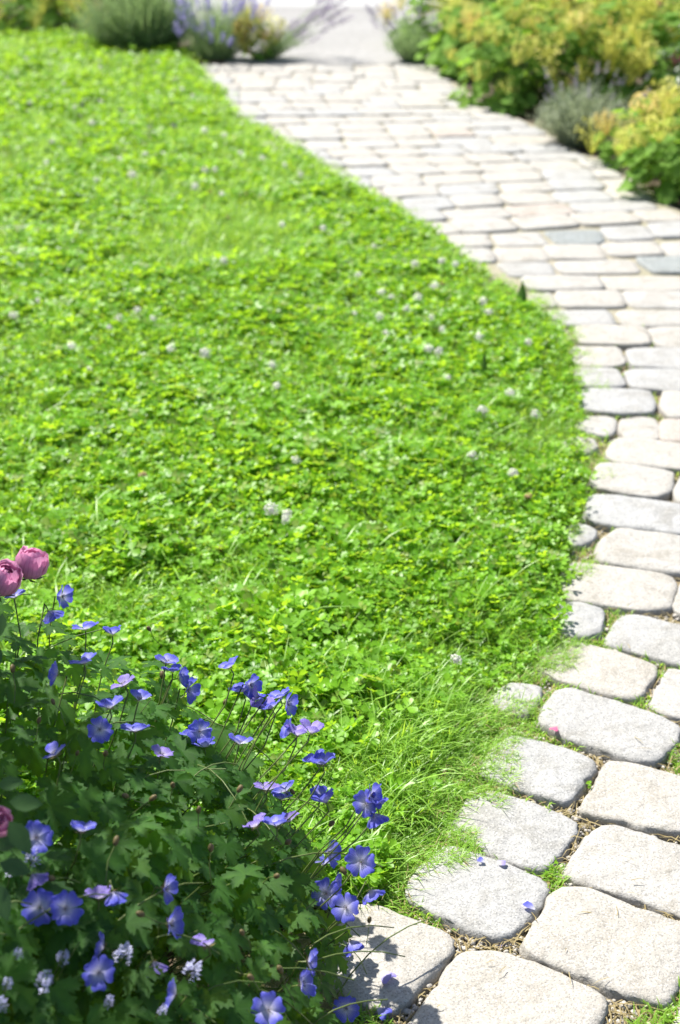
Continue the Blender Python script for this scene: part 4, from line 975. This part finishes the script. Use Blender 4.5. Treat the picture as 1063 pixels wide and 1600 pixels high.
# violet flower heads and a far rose
sage = needles('sage_plant', shrub_at(716, 88), .16, .12, .50, 40, M_lav, 'violet flower spikes rising from the rear of the bed', 'flowering plant', 9, LS, spk_scale=(1.3, 1.9), spk_up=(.9, 1.1))
prb = empty('pink_rose_bush', shrub_at(1092, 190)); tag(prb, 'bush with pale pink roses in the bed at the right border', 'rose bush')
M_pink2 = petalmat('pale_rose_petal', (0.72, 0.40, 0.46), (0.70, 0.26, 0.36), 0.38)
RP2 = [m.copy() for m in RP]
for m in RP2: m.materials[0] = M_pink2
PBI = Matrix.Translation(-prb.location)
for (px, py, r) in [(1058, 92, .045), (1070, 100, .04), (1030, 2, .035)]:
    p = at_depth(px, py, 8.0 if py > 50 else 9.0); s = MB(); s.tube([(0, 0, 0), PBI @ p.lerp(prb.location, .4), PBI @ (p - Vector((0, 0, r)))], .005, .003, 5, .5); o = s.build('bloom', M_wood, prb)
    for k in range(18):
        sc = 1 - .035 * k; link('petal', RP2[0 if k < 7 else 1 if k < 13 else 2], o, PBI @ leaf_M(p, Vector((-.3, -.4, .8)).normalized(), r * sc, k * 2.4))
b = MB()
for k in range(90):
    q, d = dome_pt(.3, .3, .62, .4); rose_leaf(b, leaf_M(q, (d + Vector((0, 0, .5))).normalized(), 1, U(0, 6)), .06, R())
tag(b.build('foliage', M_rleaf, prb), kind='stuff')

# ------------------------------------------------------------------ fallen petals and bits on the stones
M_fall = petalmat('fallen_petal', (0.72, 0.70, 0.86), (0.30, 0.26, 0.66), 0.3)
M_fallp = petalmat('fallen_rose_petal', (0.62, 0.2, 0.3), (0.62, 0.15, 0.30), 0.3)
FP = petal_mesh().mesh('fallen_petal', M_fall); FPR = petal_mesh().mesh('fallen_rose_petal', M_fallp); FPB = petal_mesh().mesh('fallen_blue_petal', M_blue)
def fallen(px, py, me, s, label, z=.009):
    s *= 1.25
    p = at(px, py, z); o = link('fallen_petal', me, None, Matrix.Translation(p) @ Euler((U(-.3, .3), U(-.3, .3), U(0, 6))).to_matrix().to_4x4() @ Matrix.Scale(s, 4)); tag(o, label, 'petal', 'fallen petals on the path')
fallen(597, 1518, FP, .020, 'pale violet petal lying on the stone beside the cranesbill')
fallen(836, 1421, FPB, .016, 'deep violet petal stuck at a grey stone corner', .004)
fallen(757, 1347, FPB, .010, 'tiny violet petal on the upper rim of the grey stone')
fallen(777, 1346, FP, .012, 'whitish petal beside a tiny violet one on the grey stone')
fallen(870, 1135, FPR, .014, 'pink rose petal at a corner of the big pale stone')
fallen(590, 1575, FPB, .018, 'dark violet petal in the shaded joint under the cranesbill', .0)
fallen(776, 1468, FP, .013, 'lilac petal caught among weeds in the stone joint', -.012)
fallen(615, 1580, FP, .015, 'lilac petal lying in the gravel near the bottom border', -.012)
def weed(px, py, n, s, label):
    p = at(px, py, -.025); t = empty('weed', p); tag(t, label, 'weed', 'small weeds in the path joints')
    for k in range(n):
        a = U(0, 2 * pi); L_ = s * U(.4, 1); d = Vector((cos(a), sin(a), 0)); q = d * L_ + Vector((0, 0, .018 + U(0, .01)))
        if on_stone(p.x + q.x, p.y + q.y, -.002): q = q * .35 + Vector((0, 0, .012))
        b = MB(); leaflet(b, Matrix(), 1, U(.3, .9))
        o = link('leaf', b.mesh('leaf', M_clover), t, leaf_M(q, Vector((U(-.3, .3), U(-.4, .1), 1)).normalized(), s * U(.35, .6), a - pi / 2))
    b = MB()
    for k in range(9):
        a = U(0, 2 * pi); blade(b, U(-.01, .01), U(-.01, .01), s * U(.6, 1.5), .001, U(.4, 1.2), a, U(.3, .9), .3)
    b.build('blades', M_grass, t)
weed(690, 1428, 8, .026, 'leafy weed with thin blades between the shadowed stone and grey stone')
weed(765, 1465, 10, .024, 'low round-leaved weed below the grey stone tip')
weed(830, 1488, 4, .016, 'small bright green seedling at the corner of a large stone')
weed(855, 1370, 6, .018, 'pale green weed where four near stones meet')
weed(1045, 1300, 8, .028, 'green weed in the joint at the right border')
weed(868, 1148, 9, .020, 'round-leaved weed beside the pink petal')
weed(905, 1245, 5, .016, 'tiny weed in the gravel joint between pale stones')
weed(940, 690, 8, .03, 'tuft of weed growing over a stone near the lawn bulge')
weed(800, 1065, 12, .024, 'creeping weed at the small lawn-side stone')
